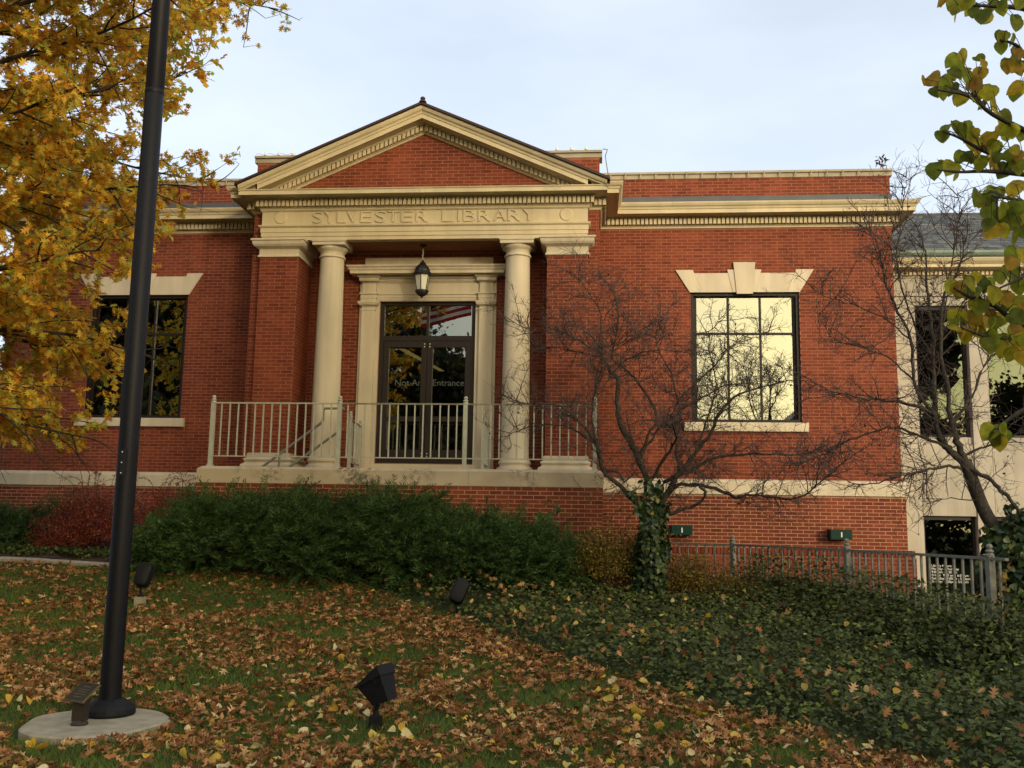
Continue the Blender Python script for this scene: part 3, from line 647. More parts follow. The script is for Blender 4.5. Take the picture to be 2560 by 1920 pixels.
# entrance: stone surround
yb = YB
def surround():
    mb = MB()
    for s in (-1, 1):
        xo, xi = XC + s * 1.262, XC + s * 0.888
        a, b = min(xo, xi), max(xo, xi)
        mb.box(a, b, yb - 0.05, yb - 0.001, 2.441, 6.05)                                                       # backing
    mb.box(XC - 0.887, XC + 0.887, yb - 0.05, yb - 0.001, DZ1 + 0.001, 6.05)
    mb.build('door_surround', M_stone, lib)
    for s in (-1, 1):
        c = XC + s * 1.085
        mb = MB().box(c - 0.125, c + 0.125, yb - 0.10, yb - 0.051, 2.90, 5.40)
        mb.box(c - 0.135, c + 0.135, yb - 0.112, yb - 0.051, 2.441, 2.895)
        mb.box(c - 0.135, c + 0.135, yb - 0.108, yb - 0.051, 5.401, 5.425)
        mb.box(c - 0.125, c + 0.125, yb - 0.098, yb - 0.051, 5.426, 5.475)
        mb.build('pilaster', M_stone, lib)
        pth = [(c - 0.125, yb - 0.051), (c - 0.125, yb - 0.098), (c + 0.125, yb - 0.098), (c + 0.125, yb - 0.051)]
        m2 = MB().sweep(pth, [(0.0, 5.476), (0.02, 5.48), (0.05, 5.50), (0.062, 5.53), (0.066, 5.535), (0.066, 5.565), (0.0, 5.567)])
        m2.sweep(pth, [(0.0, 5.568), (0.015, 5.568), (0.015, 5.62), (0.022, 5.625), (0.022, 5.69), (0.045, 5.70), (0.045, 5.722), (0.0, 5.724)])
        m2.box(c - 0.125, c + 0.125, yb - 0.098, yb - 0.051, 5.4755, 5.97)
        m2.sweep(pth, [(0.0, 5.91), (0.02, 5.925), (0.055, 5.945), (0.055, 6.0), (0.085, 6.02), (0.085, 6.045), (0.0, 6.048)])
        m2.build('pilaster_capital', M_stone, lib)
    lx = XC - 1.262; rx = XC + 1.262
    p = [(0.051, 5.60), (0.06, 5.60), (0.06, 5.64), (0.07, 5.643), (0.07, 5.69), (0.085, 5.70), (0.085, 5.722), (0.06, 5.726), (0.06, 5.915), (0.075, 5.925), (0.075, 5.985), (0.10, 6.0), (0.11, 6.03), (0.051, 6.05)]
    MB().sweep([(XC - 0.955, yb), (XC + 0.955, yb)], p).build('door_head', M_stone, lib)
    p = [(0.0, 6.051), (0.24, 6.051), (0.24, 6.105), (0.25, 6.11), (0.262, 6.125), (0.27, 6.15), (0.29, 6.165), (0.30, 6.18), (0.30, 6.195), (0.0, 6.205)]
    MB().sweep([(XC - 1.17, yb), (XC - 1.17, yb - 0.04), (XC + 1.18, yb - 0.04), (XC + 1.18, yb)], p).build('door_cornice', M_stone, lib)
    MB().box(XC - 1.19, XC + 1.19, yb - 0.045, yb - 0.001, 6.207, 6.40).build('door_blocking_course', M_stone, lib)
    d = MB()
    def row(x0, x1, y, n):
        st = (x1 - x0) / n
        for i in range(n): d.box(x0 + i * st, x0 + i * st + st * 0.55, y - 0.022, y + 0.003, 5.94, 5.98)
    row(XC - 0.94, XC + 0.94, yb - 0.075, 50)
    for s in (-1, 1): row(XC + s * 1.085 - 0.17, XC + s * 1.085 + 0.18, yb - 0.153, 10)
    d.build('door_dentils', M_stone, lib, 'stuff')
    MB().box(XC - 0.95, XC + 0.95, yb - 0.09, yb - 0.11 + 0.16, 2.441, 2.60).build('door_sill', M_stone, lib)
surround()
# entrance: bronze aluminium double door with transom light
fr = MB(); Y0, Y1 = yb + 0.03, yb + 0.12
fr.box(DOORX0, DOORX0 + 0.075, Y0, Y1, 2.62, DZ1).box(DOORX1 - 0.075, DOORX1, Y0, Y1, 2.62, DZ1).box(DOORX0 + 0.076, DOORX1 - 0.076, Y0, Y1, DZ1 - 0.06, DZ1)
fr.box(DOORX0 + 0.076, DOORX1 - 0.076, Y0, Y1, 4.86, 4.95).box(XC - 0.022, XC + 0.022, Y0 + 0.005, Y1, 4.951, DZ1 - 0.061).box(DOORX0 + 0.076, DOORX1 - 0.076, Y0, Y1, 2.605, 2.66)
door = fr.build('entrance_door', M_alu, lib)
YG = yb + 0.075
def pane(x0, x1, z0, z1, yaw=0.0, tilt=0.0, m=M_glassdoor):
    t = math.tan(R_(yaw)) * (x1 - x0); k = math.tan(R_(tilt)) * (z1 - z0)
    return MB().add([(x0, YG, z0), (x1, YG + t, z0), (x1, YG + t + k, z1), (x0, YG + k, z1)], [(0, 1, 2, 3)]).build('pane', m, door)
pane(DOORX0 + 0.07, XC - 0.02, 4.94, DZ1 - 0.05, -1.0); pane(XC + 0.02, DOORX1 - 0.07, 4.94, DZ1 - 0.05, -1.0)
for s in (-1, 1):
    a, b = (DOORX0 + 0.08, XC - 0.004) if s < 0 else (XC + 0.004, DOORX1 - 0.08)
    lf = MB().box(a, a + 0.10, Y0 + 0.012, Y1 - 0.02, 2.662, 4.858).box(b - 0.10, b, Y0 + 0.012, Y1 - 0.02, 2.662, 4.858)
    lf.box(a + 0.101, b - 0.101, Y0 + 0.012, Y1 - 0.02, 4.74, 4.858).box(a + 0.101, b - 0.101, Y0 + 0.012, Y1 - 0.02, 2.662, 2.87).box(a + 0.101, b - 0.101, Y0 + 0.012, Y1 - 0.02, 3.38, 3.47)
    lf.build('door_leaf', M_alu, door)
    pane(a + 0.09, b - 0.09, 3.46, 4.75, -1.0, 0.1); pane(a + 0.09, b - 0.09, 2.86, 3.39, -1.0)
    hx = XC - s * (-0.055)
    for dz in (0.0, 0.055): MB().lathe(XC + s * 0.05, 0, [(0.0, 0), (0.011, 0.0), (0.011, 0.004), (0.0, 0.008)], 8)
    for zz in (4.80, 4.75, 2.80, 2.75): MB().box(XC + s * 0.05 - 0.009, XC + s * 0.05 + 0.009, Y0 + 0.004, Y0 + 0.013, zz - 0.008, zz + 0.008).build('screw', M_white, door)
    MB().tube([(XC + s * 0.06, Y0 + 0.005, 3.30), (XC + s * 0.06, Y0 - 0.05, 3.30), (XC + s * 0.06, Y0 - 0.05, 3.72), (XC + s * 0.06, Y0 + 0.005, 3.72)], 0.011, 6).build('handle', M_alu, door)
M_vinyl = mat('dim_vinyl_letters', (0.085, 0.095, 0.085), rough=0.6)
link('lettering', stand_text(text_mesh('Not An', 0.165, 0.0008), -3.70, YG - 0.01, 4.035), M_vinyl, door)
link('lettering', stand_text(text_mesh('Entrance', 0.165, 0.0008), -3.005, YG - 0.01, 4.035), M_vinyl, door)
# lit lamps inside the hall, seen through the glass
for x, y, z in ((-2.55, 1.2, 4.95), (-2.36, 1.6, 4.55), (-2.55, 2.2, 4.5)):
    MB().lathe(x, y, [(0.03, z), (0.03, z + 0.012)], 10).build('ceiling_light', M_bulb, lib)
MB().add([(-3.95, 0.9, 4.96), (-3.80, 0.9, 4.96), (-3.2, 2.2, 4.72), (-3.32, 2.2, 4.72)], [(0, 1, 2, 3)]).build('ceiling_light_strip', emit('dim_lightstrip', (0.75, 0.55, 0.16), 0.35), lib)

# ------------------------------------------------------------------ limestone annex on the right
AY = 1.0; AX0, AX1 = 5.331, 9.8
ann = empty('annex_building', (7.5, AY, 0.0), 'pale limestone annex with dark slate roof and green copper gutter, right of the brick wing', 'building')
H1, H2 = (5.985, 6.935), (7.27, 8.65); UZ = (3.31, 5.82); LZ = (0.15, 1.85)
mb = MB(); holed_wall(mb, AX0, AX1, AY, AY + 0.35, -0.4, 6.44, [(*H1, *UZ), (*H2, *UZ), (*H1, *LZ), (*H2, *LZ)])
mb.box(AX1 - 0.3, AX1, AY + 0.36, 7, -0.4, 6.44)
mb.build('wall', M_annex, ann)
for x0, x1 in ((AX0 + 0.004, H1[0] - 0.004), (H1[1] + 0.01, H2[0] - 0.01)): MB().box(x0, x1, AY - 0.05, AY - 0.001, -0.4, 5.9).build('pilaster', M_annex, ann)
for x0, x1 in (H1, H2): MB().cbox(x0 + 0.004, x1 - 0.004, AY - 0.03, AY - 0.001, 1.852, 3.16, 0.004).build('spandrel_stone', M_annex, ann)
MB().box(AX0 + 0.004, AX1, AY - 0.04, AY - 0.001, 6.0, 6.10).build('stone_band', M_annex, ann)
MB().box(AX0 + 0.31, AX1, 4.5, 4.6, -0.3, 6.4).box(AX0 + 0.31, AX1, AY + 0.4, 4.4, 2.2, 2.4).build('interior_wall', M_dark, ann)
def awin(x0, x1, z0, z1):
    d = AY + 0.12
    f = MB().box(x0, x0 + 0.05, d - 0.05, d + 0.05, z0, z1).box(x1 - 0.05, x1, d - 0.05, d + 0.05, z0, z1).box(x0 + 0.051, x1 - 0.051, d - 0.05, d + 0.05, z1 - 0.07, z1).box(x0 + 0.051, x1 - 0.051, d - 0.05, d + 0.05, z0, z0 + 0.05)
    w = f.build('window', M_alu, ann)
    MB().add([(x0 + 0.04, d, z0 + 0.04), (x1 - 0.04, d, z0 + 0.04), (x1 - 0.04, d, z1 - 0.06), (x0 + 0.04, d, z1 - 0.06)], [(0, 1, 2, 3)]).build('pane', M_glassannex, w)
    return w
awin(*H1, *UZ); awin(*H2, *UZ); w1 = awin(*H1, *LZ); awin(*H2, *LZ)
hours = 'Library Hours:\nMonday - Thursday\n9:00 am - 8:30 pm\nFriday:  9:00 am - 6:00 pm\nSaturday:  9:00am - 5:00pm\nSunday:  1:00pm - 5:00pm\n'
link('lettering', stand_text(text_mesh(hours, 0.062, 0.0008, spacing=0.92), 6.13, AY + 0.105, 0.925), M_white, w1)
MB().box(7.3, 8.6, AY + 0.8, AY + 0.95, 5.12, 5.2).build('ceiling_light_tube', M_tubelamp, ann)
apath = [(AX0 + 0.004, AY), (AX1, AY), (AX1, 7.0)]
MB().sweep(apath, [(0, 6.36), (0.03, 6.36), (0.04, 6.38), (0.05, 6.39), (0.05, 6.47), (0.11, 6.475), (0.13, 6.49), (0.30, 6.495), (0.30, 6.55), (0.32, 6.56), (0.36, 6.60), (0.385, 6.645), (0.385, 6.66), (0, 6.67)]).build('cornice', M_trim, ann)
dd = MB()
for i in range(56): dd.box(AX0 + 0.02 + i * 0.078, AX0 + 0.07 + i * 0.078, AY - 0.105, AY - 0.049, 6.392, 6.469)
dd.build('dentil_course', M_trim, ann, 'stuff')
MB().sweep([(AX0 + 0.004, AY), (AX1 + 0.1, AY)], [(0.30, 6.665), (0.39, 6.665), (0.43, 6.69), (0.46, 6.73), (0.465, 6.775), (0.445, 6.78), (0.43, 6.74), (0.38, 6.705), (0.30, 6.70)]).build('copper_gutter', M_copper, ann)
ry0, rz0, ry1, rz1 = 0.60, 6.72, 3.35, 8.33
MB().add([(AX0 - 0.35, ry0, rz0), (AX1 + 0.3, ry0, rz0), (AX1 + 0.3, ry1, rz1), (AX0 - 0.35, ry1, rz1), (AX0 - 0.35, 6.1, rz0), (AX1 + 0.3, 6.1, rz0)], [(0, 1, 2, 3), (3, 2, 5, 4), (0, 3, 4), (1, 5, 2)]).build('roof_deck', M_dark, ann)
sl = math.hypot(ry1 - ry0, rz1 - rz0); ang = math.atan2(rz1 - rz0, ry1 - ry0)
sm = MB().add([(-0.133, 0, 0.012), (0.133, 0, 0.012), (0.133, 0.30, 0.004), (-0.133, 0.30, 0.004), (-0.133, 0, 0.0), (0.133, 0, 0.0)], [(0, 1, 2, 3), (4, 5, 1, 0), (4, 0, 3), (5, 2, 1)]).mesh('slate'); sm.materials.append(M_slate)
nr = 18; ex = (sl - 0.1) / nr; cnt = 0
roof_p = bpy.data.objects['roof_deck']
for r in range(nr):
    for c in range(17):
        x = AX0 + 0.02 + c * 0.27 + (0.135 if r % 2 else 0) + random.uniform(-.01, .01)
        s = r * ex
        o = link('slate', sm, None, roof_p)
        o.matrix_basis = Matrix.Translation((x, ry0 - 0.03 + math.cos(ang) * s, rz0 + 0.012 + math.sin(ang) * s + random.uniform(0, .004))) @ Matrix.Rotation(ang + random.uniform(-0.01, .012), 4, 'X') @ Matrix.Rotation(random.uniform(-.012, .012), 4, 'Z')
        cnt += 1
MB().tube([(AX0 - 0.3, ry1, rz1 + 0.03), (AX1 + 0.3, ry1, rz1 + 0.03)], 0.05, 8).build('ridge_roll', M_slate, ann)

# low areaway wall behind the fence
lw = MB().box(0.95, 5.24, -0.9, -0.62, -0.35, 1.13).build('low_brick_wall', M_mortar, None)
tag(lw, 'low red brick areaway wall behind the grey fence', 'wall')
brick_mass('brick_courses', brick_list((0.95, -0.9), (1, 0), 4.29, -0.35, 1.13, 0.0635, 0.197), lw)
sol = MB().box(-0.027, 0.027, -0.02, 0.30, 0, 0.105).mesh('brick'); sol.materials.append(M_brick1)
for i in range(66):
    o = link('brick', sol, None, lw); o.matrix_basis = Matrix.Translation((0.985 + i * 0.0647, -0.9, 1.137 + random.uniform(0, .004)))

# ------------------------------------------------------------------ metalwork
def finial(mb, x, y, z, s=1.0):
    return mb.lathe(x, y, [(0.045 * s, z), (0.047 * s, z + 0.02 * s), (0.03 * s, z + 0.035 * s), (0.043 * s, z + 0.05 * s), (0.043 * s, z + 0.06 * s), (0.022 * s, z + 0.075 * s), (0.032 * s, z + 0.092 * s), (0.034 * s, z + 0.105 * s), (0.026 * s, z + 0.122 * s), (0.004 * s, z + 0.132 * s)], 10)
def sqpost(x, y, z0, z1, w, m, parent, fin=1.0, foot=True, rz=0.0):
    mb = MB()
    v = MB().box(-w / 2, w / 2, -w / 2, w / 2, 0, z1 - z0)
    c, s = math.cos(rz), math.sin(rz)
    mb.add([(x + a * c - b * s, y + a * s + b * c, z0 + k) for a, b, k in v.v], v.f)
    if foot: mb.box(x - w * .75, x + w * .75, y - w * .75, y + w * .75, z0 - 0.002, z0 + 0.025)
    finial(mb, x, y, z1, fin)
    return mb.build('post', m, parent)
bal_me = {}
def baluster(x, y, z0, z1, r, m, parent, rz=0.0):
    k = (round(z1 - z0, 2), m.name)
    if k not in bal_me:
        me = MB().box(-r, r, -r, r, 0, z1 - z0).mesh('baluster'); me.materials.append(m); bal_me[k] = me
    o = link('baluster', bal_me[k], None, parent); o.matrix_basis = Matrix.Translation((x, y, z0)) @ Matrix.Rotation(rz, 4, 'Z'); return o
RY = -2.05
rail = empty('porch_railing', (XC, RY, 2.44), 'pale grey metal railing with ball-topped posts along the porch platform', 'railing')
px = [-6.405, -4.25, -2.154, -0.05]
for x in px: sqpost(x, RY, 2.44, 3.50, 0.066, M_rail, rail)
for i in range(3):
    a, b = px[i] + 0.034, px[i + 1] - 0.034
    MB().box(a, b, RY - 0.018, RY + 0.018, 3.488, 3.512).build('top_rail', M_rail if i == 0 else M_rust, rail)
    MB().box(a, b, RY - 0.012, RY + 0.012, 2.605, 2.622).build('bottom_rail', M_rail, rail)
    n = 14
    for k in range(n): baluster(px[i] + (k + 1) * (px[i + 1] - px[i]) / (n + 1), RY, 2.6225, 3.4875, 0.0105, M_rail, rail)
hr = empty('stair_handrail', (-5.2, -1.75, 1.9), 'two sloping grey handrails of the sunken stair behind the porch railing', 'handrail')
MB().tube([(-4.27, -1.70, 3.46), (-4.60, -1.70, 3.46), (-4.63, -1.70, 3.43), (-4.63, -1.70, 3.26), (-4.66, -1.70, 3.21), (-5.6, -1.70, 2.49), (-6.25, -1.70, 1.99)], 0.022, 8).build('upper_rail', M_fence, hr)
MB().tube([(-4.27, -1.72, 3.12), (-5.12, -1.72, 2.495), (-5.95, -1.72, 1.88)], 0.022, 8).build('lower_rail', M_fence, hr)
for x in (-5.35, -5.95): MB().tube([(x, -1.71, 1.05), (x, -1.71, 2.64 - (-5.4 - x) * 0.766 if x > -5.5 else 2.2)], 0.02, 8).build('post', M_fence, hr)
for sx, lab in ((-4.18, 'short grey return railing left of the entrance doors'), (-1.912, 'short grey return railing right of the entrance doors')):
    g = empty('return_railing', (sx, -1.6, 2.44), lab, 'railing', 'return railings beside the entrance')
    sqpost(sx, -1.6, 2.44, 3.32, 0.05, M_rail, g, 0.8); sqpost(sx - 0.01, -0.86, 2.44, 3.25, 0.05, M_rail, g, 0.8)
    MB().tube([(sx, -1.57, 3.29), (sx - 0.01, -0.89, 3.24)], 0.016, 6).build('top_rail', M_rust, g)
    MB().tube([(sx, -1.57, 2.56), (sx - 0.01, -0.89, 2.56)], 0.012, 6).build('bottom_rail', M_rust, g)
    for k in range(4): baluster(sx - 0.002 * k, -1.6 + 0.148 * (k + 1), 2.56, 3.24, 0.009, M_rail, g)

# grey fence that swings from the areaway towards the camera
FP = [(1.06, -1.40), (2.09, -2.15), (3.26, -4.38), (4.03, -7.05), (4.10, -7.35)]
fence = empty('metal_fence', (2.6, -3.5, 0.4), 'weathered grey metal fence with ball-topped posts curving through the ivy', 'fence')
FZ = 1.315
for i, (x, y) in enumerate(FP[:4]):
    d = Vector(FP[min(i + 1, 4)]) - Vector(FP[max(i - 1, 0)]); sqpost(x, y, gzf(x, y) - 0.05, FZ + 0.02, 0.068, M_fence, fence, 1.0, False, math.atan2(d.y, d.x))
for i in range(4):
    a, b = Vector(FP[i]), Vector(FP[i + 1]); d = (b - a); L = d.length; d.normalize()
    a2, b2 = a + d * 0.036, b - d * 0.036
    for zz, h, nm in ((FZ, 0.014, 'top_rail'), (0.46, 0.009, 'bottom_rail')):
        n2 = Vector((-d.y, d.x)) * 0.02
        mb = MB(); v = [(p.x + s * n2.x, p.y + s * n2.y, zz + k * h) for p in (a2, b2) for s in (-1, 1) for k in (-1, 1)]
        mb.add(v, [(0, 1, 3, 2), (4, 6, 7, 5), (0, 4, 5, 1), (2, 3, 7, 6), (1, 5, 7, 3), (0, 2, 6, 4)]).build(nm, M_fence, fence)
    n = int(L / 0.145); rz = math.atan2(d.y, d.x)
    for k in range(1, n):
        p = a + d * (L * k / n); baluster(p.x, p.y, 0.40, FZ - 0.014, 0.011, M_fence, fence, rz)

# lantern
LX, LY = -3.157, -0.9
lan = empty('entrance_lantern', (LX, LY, 6.53), 'black six-sided lantern hanging on a chain above the entrance doors', 'lantern')
MB().lathe(LX, LY, [(0.06, 6.531), (0.06, 6.50), (0.02, 6.485), (0.01, 6.47)], 14).build('ceiling_rose', M_black, lan)
ch = MB()
for i in range(9):
    z = 6.475 - i * 0.024; r = 0.011
    pts = [(LX + (r * math.cos(t) if i % 2 else 0), LY + (0 if i % 2 else r * math.cos(t)), z - 0.014 + 0.017 * math.sin(t)) for t in np.linspace(0, 2 * math.pi, 9)]
    ch.tube(pts, 0.003, 4)
ch.build('chain', M_white, lan)
MB().lathe(LX, LY, [(0.004, 6.265), (0.012, 6.26), (0.014, 6.245), (0.03, 6.23), (0.055, 6.195), (0.06, 6.185), (0.05, 6.18), (0.075, 6.165), (0.115, 6.12), (0.14, 6.07), (0.15, 6.03), (0.175, 6.01), (0.182, 5.995), (0.175, 5.975), (0.15, 5.97), (0.145, 5.965)], 12, R_(15)).build('cap', M_black, lan)
a_ = 6; top_r, bot_r, zt, zb = 0.142, 0.098, 5.966, 5.70
fm = MB()
hexp = lambda r, z, i: (LX + r * math.cos(R_(60 * i + 30)), LY + r * math.sin(R_(60 * i + 30)), z)
for i in range(6): fm.tube([hexp(top_r, zt, i), hexp(bot_r, zb, i)], 0.0085, 5)
fm.build('cage', M_black, lan)
for i in range(6):
    MB().add([hexp(bot_r * .97, zb, i), hexp(bot_r * .97, zb, i + 1), hexp(top_r * .97, zt, i + 1), hexp(top_r * .97, zt, i)], [(0, 1, 2, 3)]).build('glass_pane', M_lampglass, lan)
MB().lathe(LX, LY, [(0.10, 5.70), (0.122, 5.695), (0.125, 5.67), (0.11, 5.66), (0.105, 5.64), (0.07, 5.605), (0.035, 5.585), (0.02, 5.575), (0.022, 5.565), (0.004, 5.548)], 12, R_(15)).build('bottom_bowl', M_black, lan)

# green wall lights on the base wall
for x0, z1, lab in ((1.285, 1.605, 'dark green box light on the brick base nearest the ivy-clad trunk'), (4.005, 1.575, 'dark green box light on the brick base near the limestone annex')):
    g = empty('wall_light', (x0 + 0.185, -0.06, z1 - 0.09), lab, 'light', 'green box lights on the brick base')
    mb = MB().prism_xz([(x0, z1 - 0.175), (x0 + 0.37, z1 - 0.175), (x0 + 0.37, z1), (x0, z1)], -0.30, -0.07)
    mb.build('housing', M_green, g)
    MB().box(x0 + 0.01, x0 + 0.36, -0.312, -0.301, z1 - 0.165, z1 - 0.01).build('front_plate', M_green, g)
    MB().box(x0 + 0.176, x0 + 0.198, -0.317, -0.3125, z1 - 0.13, z1 - 0.045).build('lens_slot', M_white, g)

# ------------------------------------------------------------------ flagpole, pad, plaque, flag
PXx, PYy = -3.84, -9.93
pad = MB()
n = 44; pz = 0.035
ring = [(-3.81 + (0.52 + 0.02 * math.sin(3 * t) + 0.012 * math.sin(7 * t)) * math.cos(t), -10.19 + 0.555 * math.sin(t)) for t in np.linspace(0, 2 * math.pi, n, endpoint=False)]
v = [(x, y, -0.1) for x, y in ring] + [(x, y, pz) for x, y in ring] + [(-3.81 + (x + 3.81) * .97, -10.19 + (y + 10.19) * .97, pz + 0.012) for x, y in ring]
pad.add(v, [(i, (i + 1) % n, n + (i + 1) % n, n + i) for i in range(n)] + [(n + i, n + (i + 1) % n, 2 * n + (i + 1) % n, 2 * n + i) for i in range(n)] + [tuple(range(2 * n, 3 * n))])
pad.build('concrete_pad', M_conc, None, 'structure')
PZ = pz + 0.012
fp = empty('flagpole', (PXx, PYy, PZ), 'tall dark navy metal flagpole standing on a round concrete pad', 'flagpole')
H = 11.5
MB().lathe(PXx, PYy, [(0.088, PZ + 0.10), (0.082, PZ + 0.2), (0.080, 2.0), (0.0785, 5.22), (0.076, 5.225), (0.0755, 5.24), (0.0785, 5.245), (0.07, 7.5), (0.052, H)], 28).build('shaft', M_pole, fp, smooth=True)
MB().lathe(PXx, PYy, [(0.0795, 5.215), (0.0815, 5.22), (0.0815, 5.25), (0.0795, 5.255)], 28).build('joint_collar', M_pole, fp, smooth=True)
MB().lathe(PXx, PYy, [(0.195, PZ), (0.20, PZ + 0.02), (0.195, PZ + 0.05), (0.165, PZ + 0.085), (0.125, PZ + 0.11), (0.095, PZ + 0.125), (0.089, PZ + 0.125)], 16).build('base_shoe', M_flood, fp)
MB().lathe(PXx, PYy, [(0.05, H), (0.075, H + 0.04), (0.09, H + 0.1), (0.075, H + 0.16), (0.03, H + 0.19)], 16).build('truck_ball', M_bronze_edge, fp, smooth=True)
# access cover facing the lawn
ad = Vector((0.14, -0.99)).normalized(); at_ = Vector((-ad.y, ad.x))
cov = MB(); cz = 2.03
for dz0, dz1, wd, dp in ((-0.11, 0.11, 0.028, 0.083),):
    q = [(PXx + ad.x * dp + at_.x * s, PYy + ad.y * dp + at_.y * s) for s in (-wd, wd)]
    v = [(q[0][0], q[0][1], cz + dz0), (q[1][0], q[1][1], cz + dz0), (q[1][0], q[1][1], cz + dz1), (q[0][0], q[0][1], cz + dz1)]
    v += [(PXx + (x - PXx) * .9, PYy + (y - PYy) * .9, z) for x, y, z in v]
    cov.add(v, [(0, 1, 2, 3), (0, 4, 5, 1), (1, 5, 6, 2), (2, 6, 7, 3), (3, 7, 4, 0)])
cov.build('access_cover', M_flood, fp)
for dz in (-0.085, 0.0, 0.085):
    MB().lathe(PXx + ad.x * 0.0835 - at_.x * 0.018, PYy + ad.y * 0.0835 - at_.y * 0.018, [(0.004, cz + dz - 0.004), (0.006, cz + dz), (0.004, cz + dz + 0.004)], 6).build('screw', M_white, fp)
# flag flying to the left near the top, out of frame but mirrored in the transom glass
FLAG_Z0, FLAG_H, FLAG_W = 7.42, 1.3, 1.5
nu, nv = 40, 26
U_, V_ = np.meshgrid(np.linspace(0, 1, nu + 1), np.linspace(0, 1, nv + 1), indexing='ij')
fx = PXx - 0.10 - FLAG_W * U_ * (0.93 - 0.05 * np.sin(V_ * 3))
fz = FLAG_Z0 + FLAG_H * V_ - 0.42 * U_ ** 1.1 - 0.05 * np.sin(U_ * 9 + V_) * U_
fy = PYy + 0.22 * np.sin(U_ * 8.5 + V_ * 1.5) * U_ + 0.3 * U_
FV = np.stack([fx, fy, fz], -1).reshape(-1, 3); a = (np.arange(nu)[:, None] * (nv + 1) + np.arange(nv)[None]).ravel()
fme = tri_mesh('flag', FV, np.stack([a, a + nv + 1, a + nv + 2, a + 1], 1))
M_fred = mat('flag_red', (0.30, 0.02, 0.03), rough=0.8, trans=0.3); M_fwht = mat('flag_white', (0.6, 0.6, 0.6), rough=0.8, trans=0.3); M_fblu = mat('flag_blue', (0.02, 0.03, 0.12), rough=0.8, trans=0.3)
for m in (M_fred, M_fwht, M_fblu): fme.materials.append(m)
mi = []
for q in range(nu * nv):
    u, k = q // nv, q % nv
    mi.append(2 if (u < nu * 0.4 and k >= nv * 6 / 13) else (0 if (k // 2) % 2 == 0 else 1))
fme.polygons.foreach_set('material_index', mi); fme.polygons.foreach_set('use_smooth', [True] * len(mi))
fo = bpy.data.objects.new('flag', fme); COL.objects.link(fo); tag(fo, 'red and white striped flag with blue canton flying from the flagpole', 'flag')

pq = empty('memorial_plaque', (-3.86, -10.33, PZ), 'small tilted bronze plaque on a short post at the foot of the flagpole', 'plaque')
MB().lathe(-3.86, -10.33, [(0.062, PZ), (0.062, PZ + 0.014), (0.05, PZ + 0.03), (0.045, PZ + 0.035)], 14).build('base_disc', M_bronze, pq)
MB().box(-3.908, -3.812, -10.365, -10.295, PZ + 0.03, PZ + 0.185).build('post', M_bronze, pq)
Mq = Matrix.Translation((-3.85, -10.34, PZ + 0.235)) @ Matrix.Rotation(R_(-26), 4, 'Z') @ Matrix.Rotation(R_(38), 4, 'X')
def xf(me): me.transform(Mq); return me
link('plate', xf(MB().box(-0.105, 0.105, -0.085, 0.085, -0.006, 0.006).mesh('plate')), M_bronze, pq)
link('rim', xf(MB().box(-0.11, 0.11, -0.09, -0.0855, -0.007, 0.009).box(-0.11, 0.11, 0.0855, 0.09, -0.007, 0.009).box(-0.11, -0.1055, -0.0853, 0.0853, -0.007, 0.009).box(0.1055, 0.11, -0.0853, 0.0853, -0.007, 0.009).mesh('rim')), M_bronze_edge, pq)
ln = MB()
for k, (w0, h0) in enumerate(((0.04, .05), (0.055, .022), (0.05, 0.0), (0.06, -0.022), (0.045, -0.048))):
    x = -w0
    while x < w0: ww = random.uniform(0.006, 0.016); ln.box(x, min(w0, x + ww), h0 - 0.004, h0 + 0.004, 0.0062, 0.0085); x += ww + 0.005
link('raised_lines', xf(ln.mesh('raised_lines')), M_bronze_edge, pq)

# ------------------------------------------------------------------ lawn floodlights
def floodlight_box(x, y, rz, label):
    z = gzf(x, y); t = empty('lawn_floodlight', (x, y, z), label, 'floodlight', None)
    MB().box(x - 0.045, x + 0.045, y - 0.04, y + 0.04, z - 0.02, z + 0.105).build('junction_box', M_flood, t)
    MB().tube([(x, y, z + 0.10), (x, y, z + 0.15), (x + 0.01, y, z + 0.19)], [0.024, 0.018, 0.022], 10).build('knuckle', M_flood, t)
    Mx = Matrix.Translation((x + 0.02, y, z + 0.29)) @ Matrix.Rotation(rz, 4, 'Z') @ Matrix.Rotation(R_(-28), 4, 'Y')
    # tapered lamp housing with a projecting visor
    v = [(-0.105, -0.10, 0.085), (0.12, -0.10, 0.085), (0.12, 0.10, 0.085), (-0.105, 0.10, 0.085), (-0.06, -0.065, -0.085), (0.085, -0.065, -0.105), (0.085, 0.065, -0.105), (-0.06, 0.065, -0.085)]
    m = MB().add(v, [(0, 1, 2, 3), (7, 6, 5, 4), (0, 4, 5, 1), (1, 5, 6, 2), (2, 6, 7, 3), (3, 7, 4, 0)]).mesh('housing'); m.transform(Mx); link('housing', m, M_flood, t)
    v = [(-0.118, -0.112, 0.086), (0.132, -0.112, 0.086), (0.132, 0.112, 0.086), (-0.118, 0.112, 0.086), (-0.12, -0.112, 0.10), (0.132, -0.112, 0.165), (0.132, 0.112, 0.165), (-0.12, 0.112, 0.10)]
    m = MB().add(v, [(0, 3, 2, 1), (4, 5, 6, 7), (0, 1, 5, 4), (1, 2, 6, 5), (2, 3, 7, 6), (3, 0, 4, 7)]).mesh('visor'); m.transform(Mx); link('visor', m, M_flood, t)
    m = MB().box(0.06, 0.075, -0.116, -0.1125, 0.04, 0.11).mesh('latch'); m.transform(Mx); link('latch', m, M_flood, t)
    return t
floodlight_box(-1.70, -9.92, R_(-20), 'charcoal box-shaped floodlight with visor on the lawn closest to the camera')
